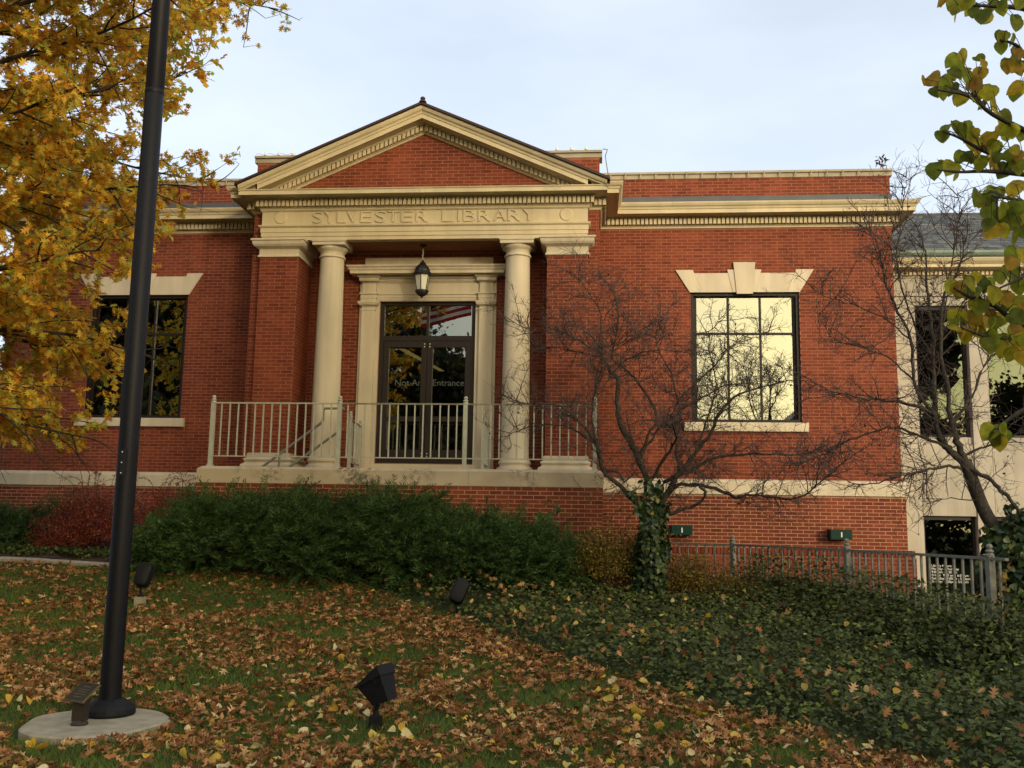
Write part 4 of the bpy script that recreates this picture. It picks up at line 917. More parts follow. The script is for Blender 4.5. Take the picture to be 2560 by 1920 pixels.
def floodlight_pill(x, y, lean, label, block):
    z = gzf(x, y); t = empty('lawn_floodlight', (x, y, z), label, 'floodlight', None)
    zb = z
    if block: MB().box(x - 0.06, x + 0.06, y - 0.05, y + 0.05, z - 0.03, z + 0.12).build('concrete_block', M_conc, t); zb = z + 0.12
    MB().lathe(x, y, [(0.05, zb), (0.045, zb + 0.02), (0.016, zb + 0.035), (0.016, zb + 0.11), (0.03, zb + 0.13)], 10).build('stem', M_flood, t)
    # rounded box head seen from its back
    n = 24; pts = []
    for i in range(n):
        a = 2 * math.pi * i / n; e = 0.45
        pts.append((0.095 * math.copysign(abs(math.cos(a)) ** e, math.cos(a)), 0.155 * math.copysign(abs(math.sin(a)) ** e, math.sin(a))))
    v = []
    for s, yy in ((0.80, -0.075), (0.95, -0.065), (1.0, -0.04), (1.0, 0.05), (1.04, 0.055), (1.04, 0.07)): v += [(p[0] * s, yy, p[1] * s) for p in pts]
    f = [tuple(range(n))] + [(k * n + i, (k + 1) * n + i, (k + 1) * n + (i + 1) % n, k * n + (i + 1) % n) for k in range(5) for i in range(n)] + [tuple(reversed(range(5 * n, 6 * n)))]
    m = MB().add(v, f).mesh('housing', True); m.transform(Matrix.Translation((x + 0.03, y, zb + 0.29)) @ Matrix.Rotation(lean, 4, 'Y') @ Matrix.Rotation(R_(-18), 4, 'X'))
    link('housing', m, M_flood, t)
floodlight_pill(-6.05, -4.95, R_(10), 'rounded dark floodlight on a small concrete block beside the flagpole', True)
floodlight_pill(-1.80, -5.0, R_(22), 'rounded dark floodlight leaning in the ivy at the lawn edge', False)

# ------------------------------------------------------------------ mulch bed and concrete edging on the left
bx = np.linspace(-14, -5.6, 60); v = []
def edge_y(x): return -2.95 + 0.5 * max(0, (x + 6.9)) ** 1.5 * 0.9 - 0.10 * math.sin((x + 9) * 0.7)
for x in bx:
    for k in range(8):
        y = edge_y(x) + 0.16 + k * 0.4; v.append((x, y, gzf(x, y) + 0.03 + 0.03 * math.sin(x * 7 + y * 5)))
f = [(i * 8 + k, (i + 1) * 8 + k, (i + 1) * 8 + k + 1, i * 8 + k + 1) for i in range(59) for k in range(7)]
MB().add(v, f).build('mulch_bed', M_mulch, None, 'structure')
v = []
for x in bx:
    y = edge_y(x); z = gzf(x, y)
    v += [(x, y, z - 0.1), (x, y, z + 0.045), (x, y + 0.14, z + 0.07), (x, y + 0.15, z - 0.1)]
f = [(i * 4 + k, (i + 1) * 4 + k, (i + 1) * 4 + k + 1, i * 4 + k + 1) for i in range(59) for k in range(3)]
MB().add(v, f).build('concrete_edging', M_conc, None, 'structure')

# ------------------------------------------------------------------ vegetation helpers
def nrm(v): return v / np.maximum(np.linalg.norm(v, axis=-1, keepdims=True), 1e-9)
def frames(d, nref):
    """rotation matrices with y along d and z close to nref"""
    d = nrm(d); x = nrm(np.cross(d, nref)); z = np.cross(x, d)
    return np.stack([x, d, z], -1)
def scatter_arrays(TV, TF, P, Rm, S):
    n = len(P); k = len(TV)
    V = np.einsum('nij,kj->nki', Rm, TV) * (S[:, None, None] if S.ndim == 1 else S[:, None, :]) + P[:, None, :]
    F = TF[None] + k * np.arange(n)[:, None, None]
    return V.reshape(-1, 3), F.reshape(-1, 3)
def join(parts):
    Vs, Fs, b = [], [], 0
    for V, F in parts: Vs.append(V); Fs.append(F + b); b += len(V)
    return np.concatenate(Vs), np.concatenate(Fs)
def half_leaf(pts, fold=0.15, curl=0.0):
    """mirror a half outline [(x,y)...] from base to tip around the midrib; triangulated strip to the midrib"""
    k = len(pts); V = [(0, pts[0][1], 0)]; mids = []
    V = []; F = []
    ys = [p[1] for p in pts]
    for x, y in pts: V.append((0, y, -curl * y * y))
    for s in (1, -1):
        b = len(V)
        for x, y in pts: V.append((s * x, y, fold * abs(x) - curl * y * y))
        for i in range(k - 1):
            if pts[i][0] > 1e-6: F.append((i, b + i, i + 1) if s > 0 else (i, i + 1, b + i))
            if pts[i + 1][0] > 1e-6: F.append((b + i, b + i + 1, i + 1) if s > 0 else (b + i, i + 1, b + i + 1))
    return np.array(V, float), np.array(F, int)
def lobed(tips, fold=0.12, curl=0.1):
    """pin-oak style leaf: tips = [(x,y,sinus_x,sinus_y)...] per side"""
    V = []; F = []
    rib = [(0, 0.0)] + [(0, t[3]) for t in tips] + [(0, 1.0)]
    for x, y in rib: V.append((x, y, -curl * (y - .4) ** 2))
    for s in (1, -1):
        prev = 0; prevS = 0
        for i, (tx, ty, sx, sy) in enumerate(tips):
            a = len(V); V.append((s * tx, ty, fold * tx - curl * (ty - .4) ** 2 - 0.25 * tx * tx)); V.append((s * sx, sy, fold * sx * .3 - curl * (sy - .4) ** 2))
            q = [(prevS, a, a + 1), (prevS, a + 1, i + 1)]
            if i > 0: q.append((prevS, i + 1, i))
            for t in q: F.append(t if s > 0 else (t[0], t[2], t[1]))
            prevS = a + 1
        t = (prevS, len(rib) - 1, len(tips)); F.append(t if s > 0 else (t[0], t[2], t[1]))
    return np.array(V, float), np.array(F, int)
OAK_T = lobed([(0.22, 0.20, 0.05, 0.25), (0.43, 0.47, 0.07, 0.48), (0.34, 0.76, 0.07, 0.72)])
OAK_T2 = (np.array([(0, 0, 0), (0.33, 0.42, .03), (0.07, 0.5, 0), (0.28, 0.8, 0.0), (0, 1, -.05), (-0.28, 0.8, 0.0), (-0.07, 0.5, 0), (-0.33, 0.42, .03)], float), np.array([(0, 1, 2), (2, 3, 4), (0, 2, 4), (0, 4, 6), (4, 5, 6), (0, 6, 7)]))
HEART = half_leaf([(0.0, 0.06), (0.26, -0.02), (0.46, 0.16), (0.50, 0.38), (0.40, 0.62), (0.20, 0.84), (0.0, 1.0)], 0.22, 0.12)
IVY_T = half_leaf([(0.0, 0.06), (0.40, 0.08), (0.46, 0.40), (0.0, 1.0)], 0.18, 0.08)
OVAL = (np.array([(0, 0, 0), (0.27, 0.45, 0.06), (0, 1, -0.05), (-0.27, 0.45, 0.06)], float), np.array([(0, 1, 2), (0, 2, 3)]))
def leafset(T, P, d, nref, size):
    return scatter_arrays(T[0], T[1], P, frames(d, nref), size)
def rdir(n, up=0.0, g=rng):
    v = g.normal(size=(n, 3)); v[:, 2] += up; return nrm(v)
class Tubes:
    def __init__(s): s.parts = []
    def add(s, pts, rad, sides):
        P = np.asarray(pts, float); n = len(P); rad = np.asarray(rad, float)
        T = np.gradient(P, axis=0); T = nrm(T); ref = np.array([0.31, 0.17, 0.93]); A = np.cross(T, ref); bad = np.linalg.norm(A, axis=1) < 0.2
        A[bad] = np.cross(T[bad], np.array([0.9, 0.3, 0.1])); A = nrm(A); B = np.cross(T, A)
        t = np.arange(sides) * 2 * math.pi / sides
        V = P[:, None] + rad[:, None, None] * (A[:, None] * np.cos(t)[None, :, None] + B[:, None] * np.sin(t)[None, :, None])
        i, k = np.meshgrid(np.arange(n - 1), np.arange(sides), indexing='ij'); i = i.ravel(); k = k.ravel(); k2 = (k + 1) % sides
        q = np.stack([i * sides + k, i * sides + k2, (i + 1) * sides + k2, (i + 1) * sides + k], 1)
        F = np.concatenate([q[:, [0, 1, 2]], q[:, [0, 2, 3]]]); s.parts.append((V.reshape(-1, 3), F))
    def build(s, name, m, parent, kind=None, smooth=True):
        V, F = join(s.parts); me = tri_mesh(name, V, F)
        if smooth: me.polygons.foreach_set('use_smooth', [True] * len(me.polygons))
        return link(name, me, m, parent, kind)
def walk(p, d, L, n, wob, pull=(0, 0, 0)):
    p = np.array(p, float); d = np.array(d, float); d /= np.linalg.norm(d); out = [p.copy()]
    for i in range(n):
        d = d + rng.normal(0, wob, 3) + np.array(pull); d /= np.linalg.norm(d); p = p + d * (L / n); out.append(p.copy())
    return np.array(out)
def smooth_path(pts, n):
    """Catmull-Rom through points"""
    P = np.array(pts, float); P = np.vstack([2 * P[0] - P[1], P, 2 * P[-1] - P[-2]]); out = []
    m = len(P) - 3; per = max(2, int(round(n / m)))
    for i in range(m):
        p0, p1, p2, p3 = P[i:i + 4]
        for t in np.linspace(0, 1, per, endpoint=False):
            out.append(0.5 * ((2 * p1) + (-p0 + p2) * t + (2 * p0 - 5 * p1 + 4 * p2 - p3) * t ** 2 + (-p0 + 3 * p1 - 3 * p2 + p3) * t ** 3))
    out.append(P[-2]); return np.array(out)
def view_ray(px, py):
    d = fwd * 2400 + rgt * (px - 1280) - upv * (py - 960); return np.array(d)
def on_y(px, py, y):
    """world point on the vertical plane y = const that photo pixel (px,py) looks at (used for surveying limb positions)"""
    d = view_ray(px, py); return np.array(CAM) + d * ((y - CAM.y) / d[1])

# ------------------------------------------------------------------ pin oak on the left
OX, OY = -8.5, -7.25
SEED_OAK = 3
oak = empty('oak_tree', (OX, OY, gzf(OX, OY)), 'large pin oak with orange and yellow-green autumn leaves behind the flagpole', 'tree')
EZ = [1.8, 2.25, 2.9, 3.5, 4.0, 4.7, 5.4, 6.3, 7.4, 9.0, 10.5, 11.8]; ER = [1.6, 2.15, 2.7, 2.9, 3.1, 3.4, 3.6, 3.95, 4.65, 4.35, 3.0, 0.6]
tb = Tubes(); th = np.linspace(0, 1, 14)
tb.add(np.stack([OX + 0.12 * np.sin(th * 5), OY + 0.10 * np.sin(th * 4), gzf(OX, OY) - 0.1 + 11.2 * th], 1), 0.24 * (1 - th) ** 0.8 + 0.02 + 0.12 * np.exp(-th * 25), 12)
tips = []
rng = np.random.default_rng(SEED_OAK)
nl = 76
for i in range(nl):
    h = 3.0 + 7.8 * (i / (nl - 1)) ** 1.02; az = i * 2.399963 + rng.normal(0, .12)
    el = np.interp(h, [2.5, 4, 7, 10.8], [-0.12, 0.0, 0.25, 0.9]); R = np.interp(h + 0.3, EZ, ER) * rng.uniform(0.90, 1.03)
    L = R / max(0.35, math.cos(el)); d = (math.cos(az) * math.cos(el), math.sin(az) * math.cos(el), math.sin(el))
    p0 = (OX, OY, h); pts = walk(p0, d, L, 12, 0.07, (0, 0, -0.012 if h < 6 else 0.01)); r0 = 0.05 * (1 - (h - 2.5) / 12)
    tb.add(pts, np.linspace(r0, 0.007, 13), 6)
    ns = int(L / 0.22)
    for j in range(ns):
        t = 0.22 + 0.78 * (j + rng.uniform(0, .8)) / ns; t = min(t, 1); q = pts[min(11, int(t * 12))] * 1.0; a = pts[min(11, int(t * 12))]; b = pts[min(12, int(t * 12) + 1)]; q = a + (b - a) * (t * 12 % 1)
        dr = nrm((b - a)[None])[0]; side = np.cross(dr, (0, 0, 1.0)) * (1 if j % 2 else -1)
        d2 = dr * 0.7 + side * rng.uniform(.5, 1.1) + rng.normal(0, .3, 3); l2 = (1.5 * (1 - t) + 0.45) * rng.uniform(.7, 1.15)
        p2 = walk(q, d2, l2, 5, 0.13, (0, 0, -0.02)); tb.add(p2, np.linspace(0.012, 0.004, 6), 4)
        n3 = max(2, int(l2 / 0.17))
        for k in range(n3):
            t3 = (k + 1) / n3; q3 = p2[min(5, int(t3 * 5))]; d3 = nrm(rng.normal(0, .8, 3)[None])[0] * .8 + nrm(np.array(d2)[None])[0] * .7
            l3 = rng.uniform(.18, .42); p3 = walk(q3, d3, l3, 2, .2); (tb.add(p3, [0.004, 0.003, 0.002], 3) if (q3[0] > -8.3 and q3[2] < 8.8) else None); tips.append((p3, d3))
tb.build('trunk', M_oakbark, oak)
P, D = [], []
for p3, d3 in tips:
    m = rng.integers(18, 27); t = rng.uniform(0.15, 1.05, m)[:, None]; c = p3[0] + (p3[2] - p3[0]) * t + rng.normal(0, .025, (m, 3))
    dd_ = nrm(np.asarray(d3)[None] * .5 + rng.normal(0, .75, (m, 3)) + np.array([0, 0, -.35])); P.append(c); D.append(dd_)
P = np.concatenate(P); D = np.concatenate(D)
rr = np.hypot(P[:, 0] - OX, P[:, 1] - OY); env = np.interp(P[:, 2], EZ, ER) * (1 + 0.10 * np.sin(P[:, 2] * 4.1 + np.arctan2(P[:, 1] - OY, P[:, 0] - OX) * 5) + 0.05 * np.sin(P[:, 2] * 9))
keep = (rr < env) & (P[:, 2] > 2.4); P, D = P[keep], D[keep]
S = rng.uniform(.078, .135, len(P))
nref = nrm(rng.normal(0, .55, (len(P), 3)) + np.array([0, 0, 1.0]))
vv = P - np.array(CAM); dp = vv @ np.array(fwd)                 # finer leaf shape only where it is seen from the lawn
near = (np.abs(vv @ np.array(rgt) / dp) < .57) & (np.abs(vv @ np.array(upv) / dp) < .43) & (P[:, 1] < OY + 2.6)
V1 = leafset(OAK_T, P[near], D[near], nref[near], S[near]); far = ~near & (rng.random(len(P)) < .4)
V2 = leafset(OAK_T2, P[far], D[far], nref[far], S[far] * 1.65)
print('oak leaves', len(P), near.sum())
link('crown', tri_mesh('crown', *join([V1, V2])), M_oakleaf, oak, 'stuff')

# ------------------------------------------------------------------ redbud at the right edge, close to the camera
RX, RYY = 3.75, -12.9
red = empty('redbud_tree', (RX, RYY, 0), 'nearby redbud with heart-shaped green and yellow leaves at the right edge', 'tree')
tb = Tubes(); tb.add(smooth_path([(RX, RYY, -0.1), (RX + .05, RYY + .05, 1.2), (RX - .05, RYY, 2.4), (RX + .05, RYY + .1, 3.4), (RX, RYY, 4.6)], 16), np.linspace(0.075, 0.03, 17), 8)
limbs = []
def px_limb(pts, depth0, depth1):
    out = []
    for i, (a, b) in enumerate(pts):
        t = i / (len(pts) - 1); d = view_ray(a, b); out.append(np.array(CAM) + d / 2400 * (depth0 + (depth1 - depth0) * t))
    return out
LB = [([(2720, 60), (2560, 22), (2470, 15), (2395, 12)], 4.7, 4.4, [(2360, 2), (2380, 15), (2400, 30), (2420, 10), (2440, 35), (2460, 45), (2480, 5), (2500, 20), (2530, 0), (2535, 55), (2550, 20)], 0.8),
      ([(2740, 420), (2560, 325), (2480, 285), (2420, 240), (2345, 225)], 4.7, 4.3, [(2325, 205), (2335, 235), (2360, 215), (2375, 190), (2385, 225), (2400, 145), (2410, 180), (2425, 195), (2440, 160), (2455, 185), (2405, 250), (2430, 265), (2455, 240), (2475, 265), (2500, 300), (2480, 230), (2520, 330)], 0.25),
      ([(2740, 430), (2560, 405), (2470, 382), (2400, 345), (2360, 330)], 4.9, 4.5, [(2360, 345), (2372, 330), (2410, 325), (2425, 345), (2440, 340), (2455, 365), (2470, 350), (2490, 372), (2510, 345), (2530, 385), (2545, 350), (2440, 390), (2480, 400)], 0.4),
      ([(2740, 455), (2560, 436), (2470, 428), (2400, 430), (2345, 425)], 4.9, 4.4, [(2345, 420), (2385, 425), (2405, 395), (2430, 410), (2455, 405), (2480, 415), (2500, 400), (2520, 425), (2545, 395)], 0.4),
      ([(2740, 560), (2600, 520), (2540, 500), (2480, 490)], 4.2, 3.9, [(2445, 500), (2465, 505), (2470, 530), (2490, 490), (2505, 525), (2520, 560), (2480, 570), (2500, 580), (2530, 590), (2545, 520), (2550, 555), (2540, 480)], 0.45),
      ([(2760, 300), (2600, 200), (2550, 120), (2500, 100)], 4.6, 4.4, [(2505, 120), (2530, 100), (2540, 140), (2545, 175), (2520, 165), (2555, 220), (2535, 240)], 0.85),
      ([(2760, 560), (2620, 640), (2560, 690), (2500, 720)], 4.4, 4.1, [(2500, 700), (2530, 690), (2550, 720), (2520, 745), (2545, 760), (2555, 640), (2535, 660)], 0.55),
      ([(2760, 900), (2560, 815), (2480, 760), (2420, 740), (2385, 720)], 4.5, 4.1, [(2390, 720), (2400, 740), (2415, 715), (2430, 735), (2445, 765), (2385, 790), (2395, 815), (2410, 800), (2430, 800), (2450, 820), (2470, 790), (2490, 810), (2505, 775), (2525, 800), (2540, 830), (2555, 780), (2440, 700), (2465, 715), (2480, 740)], 0.35),
      ([(2760, 900), (2600, 850), (2520, 850), (2460, 840), (2405, 820)], 4.5, 4.1, [(2405, 830), (2420, 845), (2440, 830), (2470, 850), (2490, 840), (2515, 870), (2540, 860), (2550, 885), (2500, 855)], 0.4),
      ([(2760, 1000), (2600, 1010), (2520, 1050), (2497, 1075)], 4.3, 4.2, [(2485, 1085), (2500, 1080), (2495, 1100), (2510, 1095)], 0.3)]
heart = []
for s in range(4):
    hv = HEART[0].copy(); hv[:, 2] += 0.10 * np.sin(hv[:, 1] * 4 + s) * (0.4 + s * .25) + (0.16 * s - .2) * np.abs(hv[:, 0]); me = tri_mesh('leaf', hv, HEART[1]); me.materials.append(M_redbud); me.polygons.foreach_set('use_smooth', [True] * len(me.polygons)); heart.append(me)
nleaf = 0
for pts, d0, d1, lv, age in LB:
    path = smooth_path(px_limb(pts, d0, d1), 14); tb.add(path, np.linspace(0.016, 0.004, len(path)), 6)
    base = np.array((RX, RYY, path[0][2] - 0.25)); tb.add(smooth_path([base, (base + path[0]) / 2 + (0, 0, .08), path[0]], 6), np.linspace(0.028, 0.016, 7), 6)
    for a, b in lv:
        for rep in range(2):
            a2, b2 = a + random.gauss(0, 9) * rep, b + random.gauss(0, 9) * rep
            t = np.clip((np.mean(d0 + d1) / 2) + random.uniform(-.18, .18), 3.4, 5.2) * (d0 + d1) / (2 * (d0 + d1) / 2) if False else (d0 + d1) / 2 + random.uniform(-.16, .16)
            p = np.array(CAM) + view_ray(a2, b2) / 2400 * t
            j = int(np.argmin(np.linalg.norm(path - p, axis=1))); q = path[j]
            att = p + np.array((0, 0, 0.035))
            tb.add(np.array([q, (q + att) / 2 + (0, 0, .02), att]), [0.0028, 0.002, 0.0013], 3)
            dv = np.array((random.gauss(0, .45), random.gauss(0, .45), -1.0)); nv_ = np.array((random.gauss(0, .6), -1 + random.gauss(0, .5), random.gauss(0.3, .4)))
            Rm = frames(dv[None], nv_[None])[0]; sz = random.uniform(0.055, 0.09)
            o = link('leaf', heart[random.randrange(4)], None, red)
            Mx = Matrix.Identity(4)
            for r_ in range(3):
                for c_ in range(3): Mx[r_][c_] = Rm[r_, c_] * sz
                Mx[r_][3] = att[r_]
            o.matrix_basis = Mx; nleaf += 1
print('redbud leaves', nleaf)
tb.build('trunk', M_bark, red)

# ------------------------------------------------------------------ crabapples, nearly bare
def crabapple(name, label, trunk, limbs, seed, twig=1.0, leaves=500):
    global rng
    keep_rng = rng; rng = np.random.default_rng(seed)
    t0 = trunk[0]
    tr = empty(name, t0, label, 'tree', 'bare crabapples in front of the right wing')
    tk = Tubes(); tw = Tubes(); lp = []
    tpath = smooth_path(trunk[:-1] if isinstance(trunk[-1], float) else trunk, 16); rad = np.linspace(trunk_r[0], trunk_r[1], len(tpath)); rad[0] *= 1.5; rad[1] *= 1.15
    tk.add(tpath, rad, 12)
    def spur(q, d, L, lev):
        n = 5 if lev == 1 else (3 if lev == 2 else 2)
        p = walk(q, d, L, n, 0.20, (0, 0, 0.03)); r0 = {1: 0.0066, 2: 0.0037, 3: 0.0026}[lev] * rng.uniform(.8, 1.2)
        tw.add(p, np.linspace(r0, 0.0014 if lev > 1 else 0.0025, n + 1), 5 if lev == 1 else 3)
        if lev < 3:
            m = max(2, int(L / (0.10 if lev == 1 else 0.075) * twig)); dm = nrm((p[-1] - p[0])[None])[0]
            for k in range(m):
                t = rng.uniform(.12, 1); i = min(n - 1, int(t * n)); qq = p[i] + (p[i + 1] - p[i]) * (t * n - i)
                dd2 = nrm(rng.normal(size=3)[None])[0] * 1.0 + dm * .75 + np.array((0, 0, .12)); spur(qq, dd2, L * rng.uniform(.28, .55) if lev == 1 else rng.uniform(.05, .16), lev + 1)
        elif rng.random() < 0.055: lp.append(p[-1])
    for li in limbs:
        pts, r0, r1, sub = li
        path = smooth_path(pts, 4 * len(pts)); path[1:-1] += rng.normal(0, .008, (len(path) - 2, 3)); rr_ = np.linspace(r0 * .72, r1 * .85, len(path)) * (1 + 0.08 * rng.normal(size=len(path)))
        tk.add(path, rr_, 8)
        Ls = np.linalg.norm(np.diff(path, axis=0), axis=1).sum(); m = int(Ls / 0.075 * sub * twig)
        for k in range(m):
            t = 0.12 + 0.88 * (rng.random() ** 0.8); f_ = t * (len(path) - 1); i = min(len(path) - 2, int(f_)); q = path[i] + (path[i + 1] - path[i]) * (f_ - i)
            dm = nrm((path[i + 1] - path[i])[None])[0]; dv = nrm(rng.normal(size=3)[None])[0] * 1.0 + dm * .55 + np.array((0, 0, .22))
            spur(q, dv, rng.uniform(.18, .85) * (1.15 - .5 * t), 1)
    tk.build('trunk', M_bark, tr); tw.build('twigs', M_twig, tr, 'stuff', smooth=False)
    lp = np.array(lp); lp = lp[rng.permutation(len(lp))[:leaves]]
    if len(lp): link('leaves', tri_mesh('leaves', *leafset(OVAL, lp, rdir(len(lp), -.8, rng), rdir(len(lp), .5, rng), rng.uniform(.03, .055, len(lp)))), M_crableaf, tr, 'stuff')
    rng = keep_rng; return tr
def L(px, y0, y1, r0, r1, sub=1.0):
    n = len(px); return ([on_y(a, b, y0 + (y1 - y0) * (i / (n - 1)) ** 1.2) for i, (a, b) in enumerate(px)], r0, r1, sub)
TY = -3.65
tx, tz = on_y(1625, 1500, TY)[[0, 2]]
trunk_r = (0.12, 0.105)
tr1 = [np.array((tx, TY, gzf(tx, TY) - 0.1)), np.array((tx + .01, TY, 0.9)), on_y(1624, 1350, TY), on_y(1627, 1290, TY), on_y(1632, 1262, TY)]
c1 = [L([(1612, 1300), (1594, 1262), (1550, 1213), (1510, 1177), (1494, 1113), (1463, 1070), (1431, 1038), (1391, 1010), (1323, 1010), (1252, 988)], TY, TY - 0.7, 0.062, 0.006),
      L([(1490, 1110), (1478, 1101), (1431, 1073), (1387, 1063), (1320, 1069), (1264, 1093)], TY - .3, TY + 0.1, 0.024, 0.005),
      L([(1510, 1177), (1545, 1180), (1560, 1205), (1585, 1180)], TY, TY + 0.3, 0.03, 0.012, .6),
      L([(1632, 1275), (1642, 1260), (1614, 1189), (1594, 1141), (1578, 1109), (1554, 1069), (1544, 1022), (1544, 950), (1526, 926), (1510, 898), (1498, 876)], TY, TY + .25, 0.075, 0.026, .8),
      L([(1500, 880), (1475, 867), (1431, 843), (1383, 823), (1320, 821), (1262, 796)], TY + .25, TY - .25, 0.022, 0.004),
      L([(1508, 897), (1479, 887), (1419, 875), (1371, 871), (1340, 880)], TY + .25, TY + .9, 0.016, 0.004),
      L([(1498, 876), (1500, 830), (1500, 779), (1467, 724), (1440, 690), (1411, 676)], TY + .25, TY + .1, 0.018, 0.003),
      L([(1500, 870), (1540, 862), (1580, 840), (1610, 822), (1660, 790), (1690, 745)], TY + .25, TY + .7, 0.018, 0.003),
      L([(1532, 935), (1560, 905), (1610, 880), (1670, 875), (1740, 885)], TY + .2, TY - .4, 0.018, 0.004),
      L([(1600, 1150), (1620, 1090), (1642, 1038), (1598, 958), (1558, 918), (1530, 890), (1545, 800), (1535, 730), (1500, 690)], TY + .1, TY + .8, 0.036, 0.004),
      L([(1640, 1290), (1654, 1260), (1678, 1213), (1701, 1181), (1740, 1129), (1777, 1080), (1800, 1030), (1850, 985), (1930, 960), (2010, 950)], TY, TY - .55, 0.07, 0.006),
      L([(1590, 1140), (1620, 1110), (1660, 1060), (1746, 1000), (1785, 978), (1819, 962), (1900, 959)], TY + .1, TY + .6, 0.034, 0.006),
      L([(1660, 1070), (1700, 1000), (1744, 953), (1791, 909), (1813, 878), (1857, 853), (1930, 834)], TY + .3, TY + .9, 0.026, 0.004),
      L([(1650, 1300), (1662, 1290), (1697, 1276), (1740, 1262), (1765, 1235), (1748, 1217)], TY, TY - .35, 0.045, 0.02, .4),
      L([(1655, 1262), (1694, 1213), (1748, 1215), (1800, 1225), (1840, 1246), (1865, 1236), (1930, 1242), (1994, 1246), (2056, 1200), (2110, 1155), (2180, 1110)], TY, TY - .75, 0.045, 0.005),
      L([(1650, 1240), (1661, 1205), (1723, 1178), (1786, 1146), (1873, 1134), (1960, 1136), (2040, 1130), (2120, 1100)], TY, TY + .45, 0.05, 0.005),
      L([(1700, 1185), (1690, 1120), (1700, 1040), (1680, 940), (1640, 860), (1650, 780)], TY - .1, TY + .3, 0.03, 0.004),
      L([(1620, 1210), (1660, 1150), (1690, 1100), (1680, 1060)], TY, TY - .9, 0.04, 0.012),
      L([(1740, 1129), (1770, 1040), (1790, 960), (1770, 860), (1800, 790)], TY - .3, TY - .2, 0.022, 0.003),
      L([(1494, 1113), (1480, 1040), (1490, 970), (1505, 900), (1470, 820)], TY - .2, TY - .5, 0.024, 0.004)]
crabapple('crabapple_tree', 'spreading bare crabapple with an ivy-clad trunk in front of the right wing', tr1, c1, 5, 1.25)
T2 = -5.6
trunk_r = (0.085, 0.07)
b2 = on_y(2530, 1420, T2)
tr2 = [np.array((b2[0] + .05, T2, gzf(b2[0], T2) - .1)), b2, on_y(2490, 1330, T2), on_y(2456, 1267, T2), on_y(2426, 1187, T2), on_y(2412, 1150, T2)]
c2 = [L([(2414, 1155), (2384, 1136), (2359, 1107), (2342, 1069), (2336, 984), (2333, 900), (2327, 801), (2318, 711), (2314, 630), (2290, 560)], T2, T2 + .2, 0.068, 0.005),
      L([(2412, 1150), (2393, 1103), (2380, 1060), (2370, 980), (2352, 870), (2357, 756), (2393, 681), (2408, 636), (2420, 560)], T2, T2 - .4, 0.055, 0.005),
      L([(2340, 1040), (2290, 970), (2275, 847), (2227, 741), (2209, 681), (2190, 600), (2150, 560)], T2, T2 + .4, 0.032, 0.004),
      L([(2342, 1050), (2312, 1022), (2245, 1005), (2169, 997), (2089, 980), (2017, 951)], T2, T2 - .3, 0.036, 0.004, 1.1),
      L([(2415, 1172), (2363, 1166), (2300, 1178), (2253, 1191), (2156, 1212), (2090, 1190)], T2, T2 - .5, 0.03, 0.004),
      L([(2440, 1250), (2435, 1250), (2363, 1246), (2295, 1248)], T2, T2 - .2, 0.014, 0.003),
      L([(2420, 1175), (2430, 1172), (2490, 1212), (2527, 1250), (2565, 1300), (2620, 1330)], T2, T2 - .4, 0.05, 0.012, .4),
      L([(2370, 1120), (2300, 1090), (2230, 1070), (2150, 1090), (2070, 1130), (1980, 1170)], T2, T2 + .35, 0.03, 0.004),
      L([(2333, 900), (2290, 820), (2250, 700), (2245, 600), (2260, 500), (2265, 440)], T2 + .1, T2 - .2, 0.018, 0.003),
      L([(2380, 1060), (2430, 990), (2470, 900), (2520, 860), (2570, 780)], T2, T2 + .3, 0.03, 0.004),
      L([(2360, 800), (2370, 700), (2390, 600), (2400, 520), (2390, 470)], T2 - .3, T2 - .6, 0.014, 0.003),
      L([(2405, 1140), (2480, 1110), (2560, 1080), (2640, 1040)], T2, T2 - .3, 0.024, 0.005),
      L([(2275, 847), (2200, 790), (2120, 760), (2060, 740), (2030, 720)], T2 + .2, T2 - .1, 0.014, 0.003),
      L([(2290, 960), (2230, 900), (2160, 870), (2090, 850), (2050, 800)], T2 + .1, T2 + .5, 0.016, 0.003)]
crabapple('crabapple_tree', 'bare crabapple with a leaning trunk by the limestone annex', tr2, c2, 9, 1.1)

# ------------------------------------------------------------------ shrubs
def spray_template(seed):
    g = np.random.default_rng(seed); V = []; F = []
    def blade(p, d, L, w):
        d = d / np.linalg.norm(d); x = np.cross(d, g.normal(size=3)); x /= np.linalg.norm(x); b = len(V)
        V.extend([p - x * w, p + x * w, p + d * L]); F.append((b, b + 1, b + 2))
    ax = lambda t: np.array((0.05 * math.sin(t * 4 + seed), t, 0.10 * t - 0.22 * t * t))
    b = len(V); V.extend([ax(0) - (0.012, 0, 0), ax(0) + (0.012, 0, 0), ax(1.0)]); F.append((b, b + 1, b + 2))
    for i in range(15):
        t = 0.12 + 0.058 * i; p = ax(t)
        for s in (-1, 1):
            d = np.array((s * 0.75, 0.8, g.normal(0.05, .28))); L = 0.27 * (1 - t) + 0.10; L *= g.uniform(.7, 1.2); d /= np.linalg.norm(d)
            blade(p, d, L, 0.013)
            for k in range(2):
                q = p + d * L * (0.35 + 0.33 * k); blade(q, d + g.normal(0, .45, 3), L * 0.48, 0.0135)
    return np.array(V), np.array(F)
SPR = [spray_template(k) for k in range(4)]
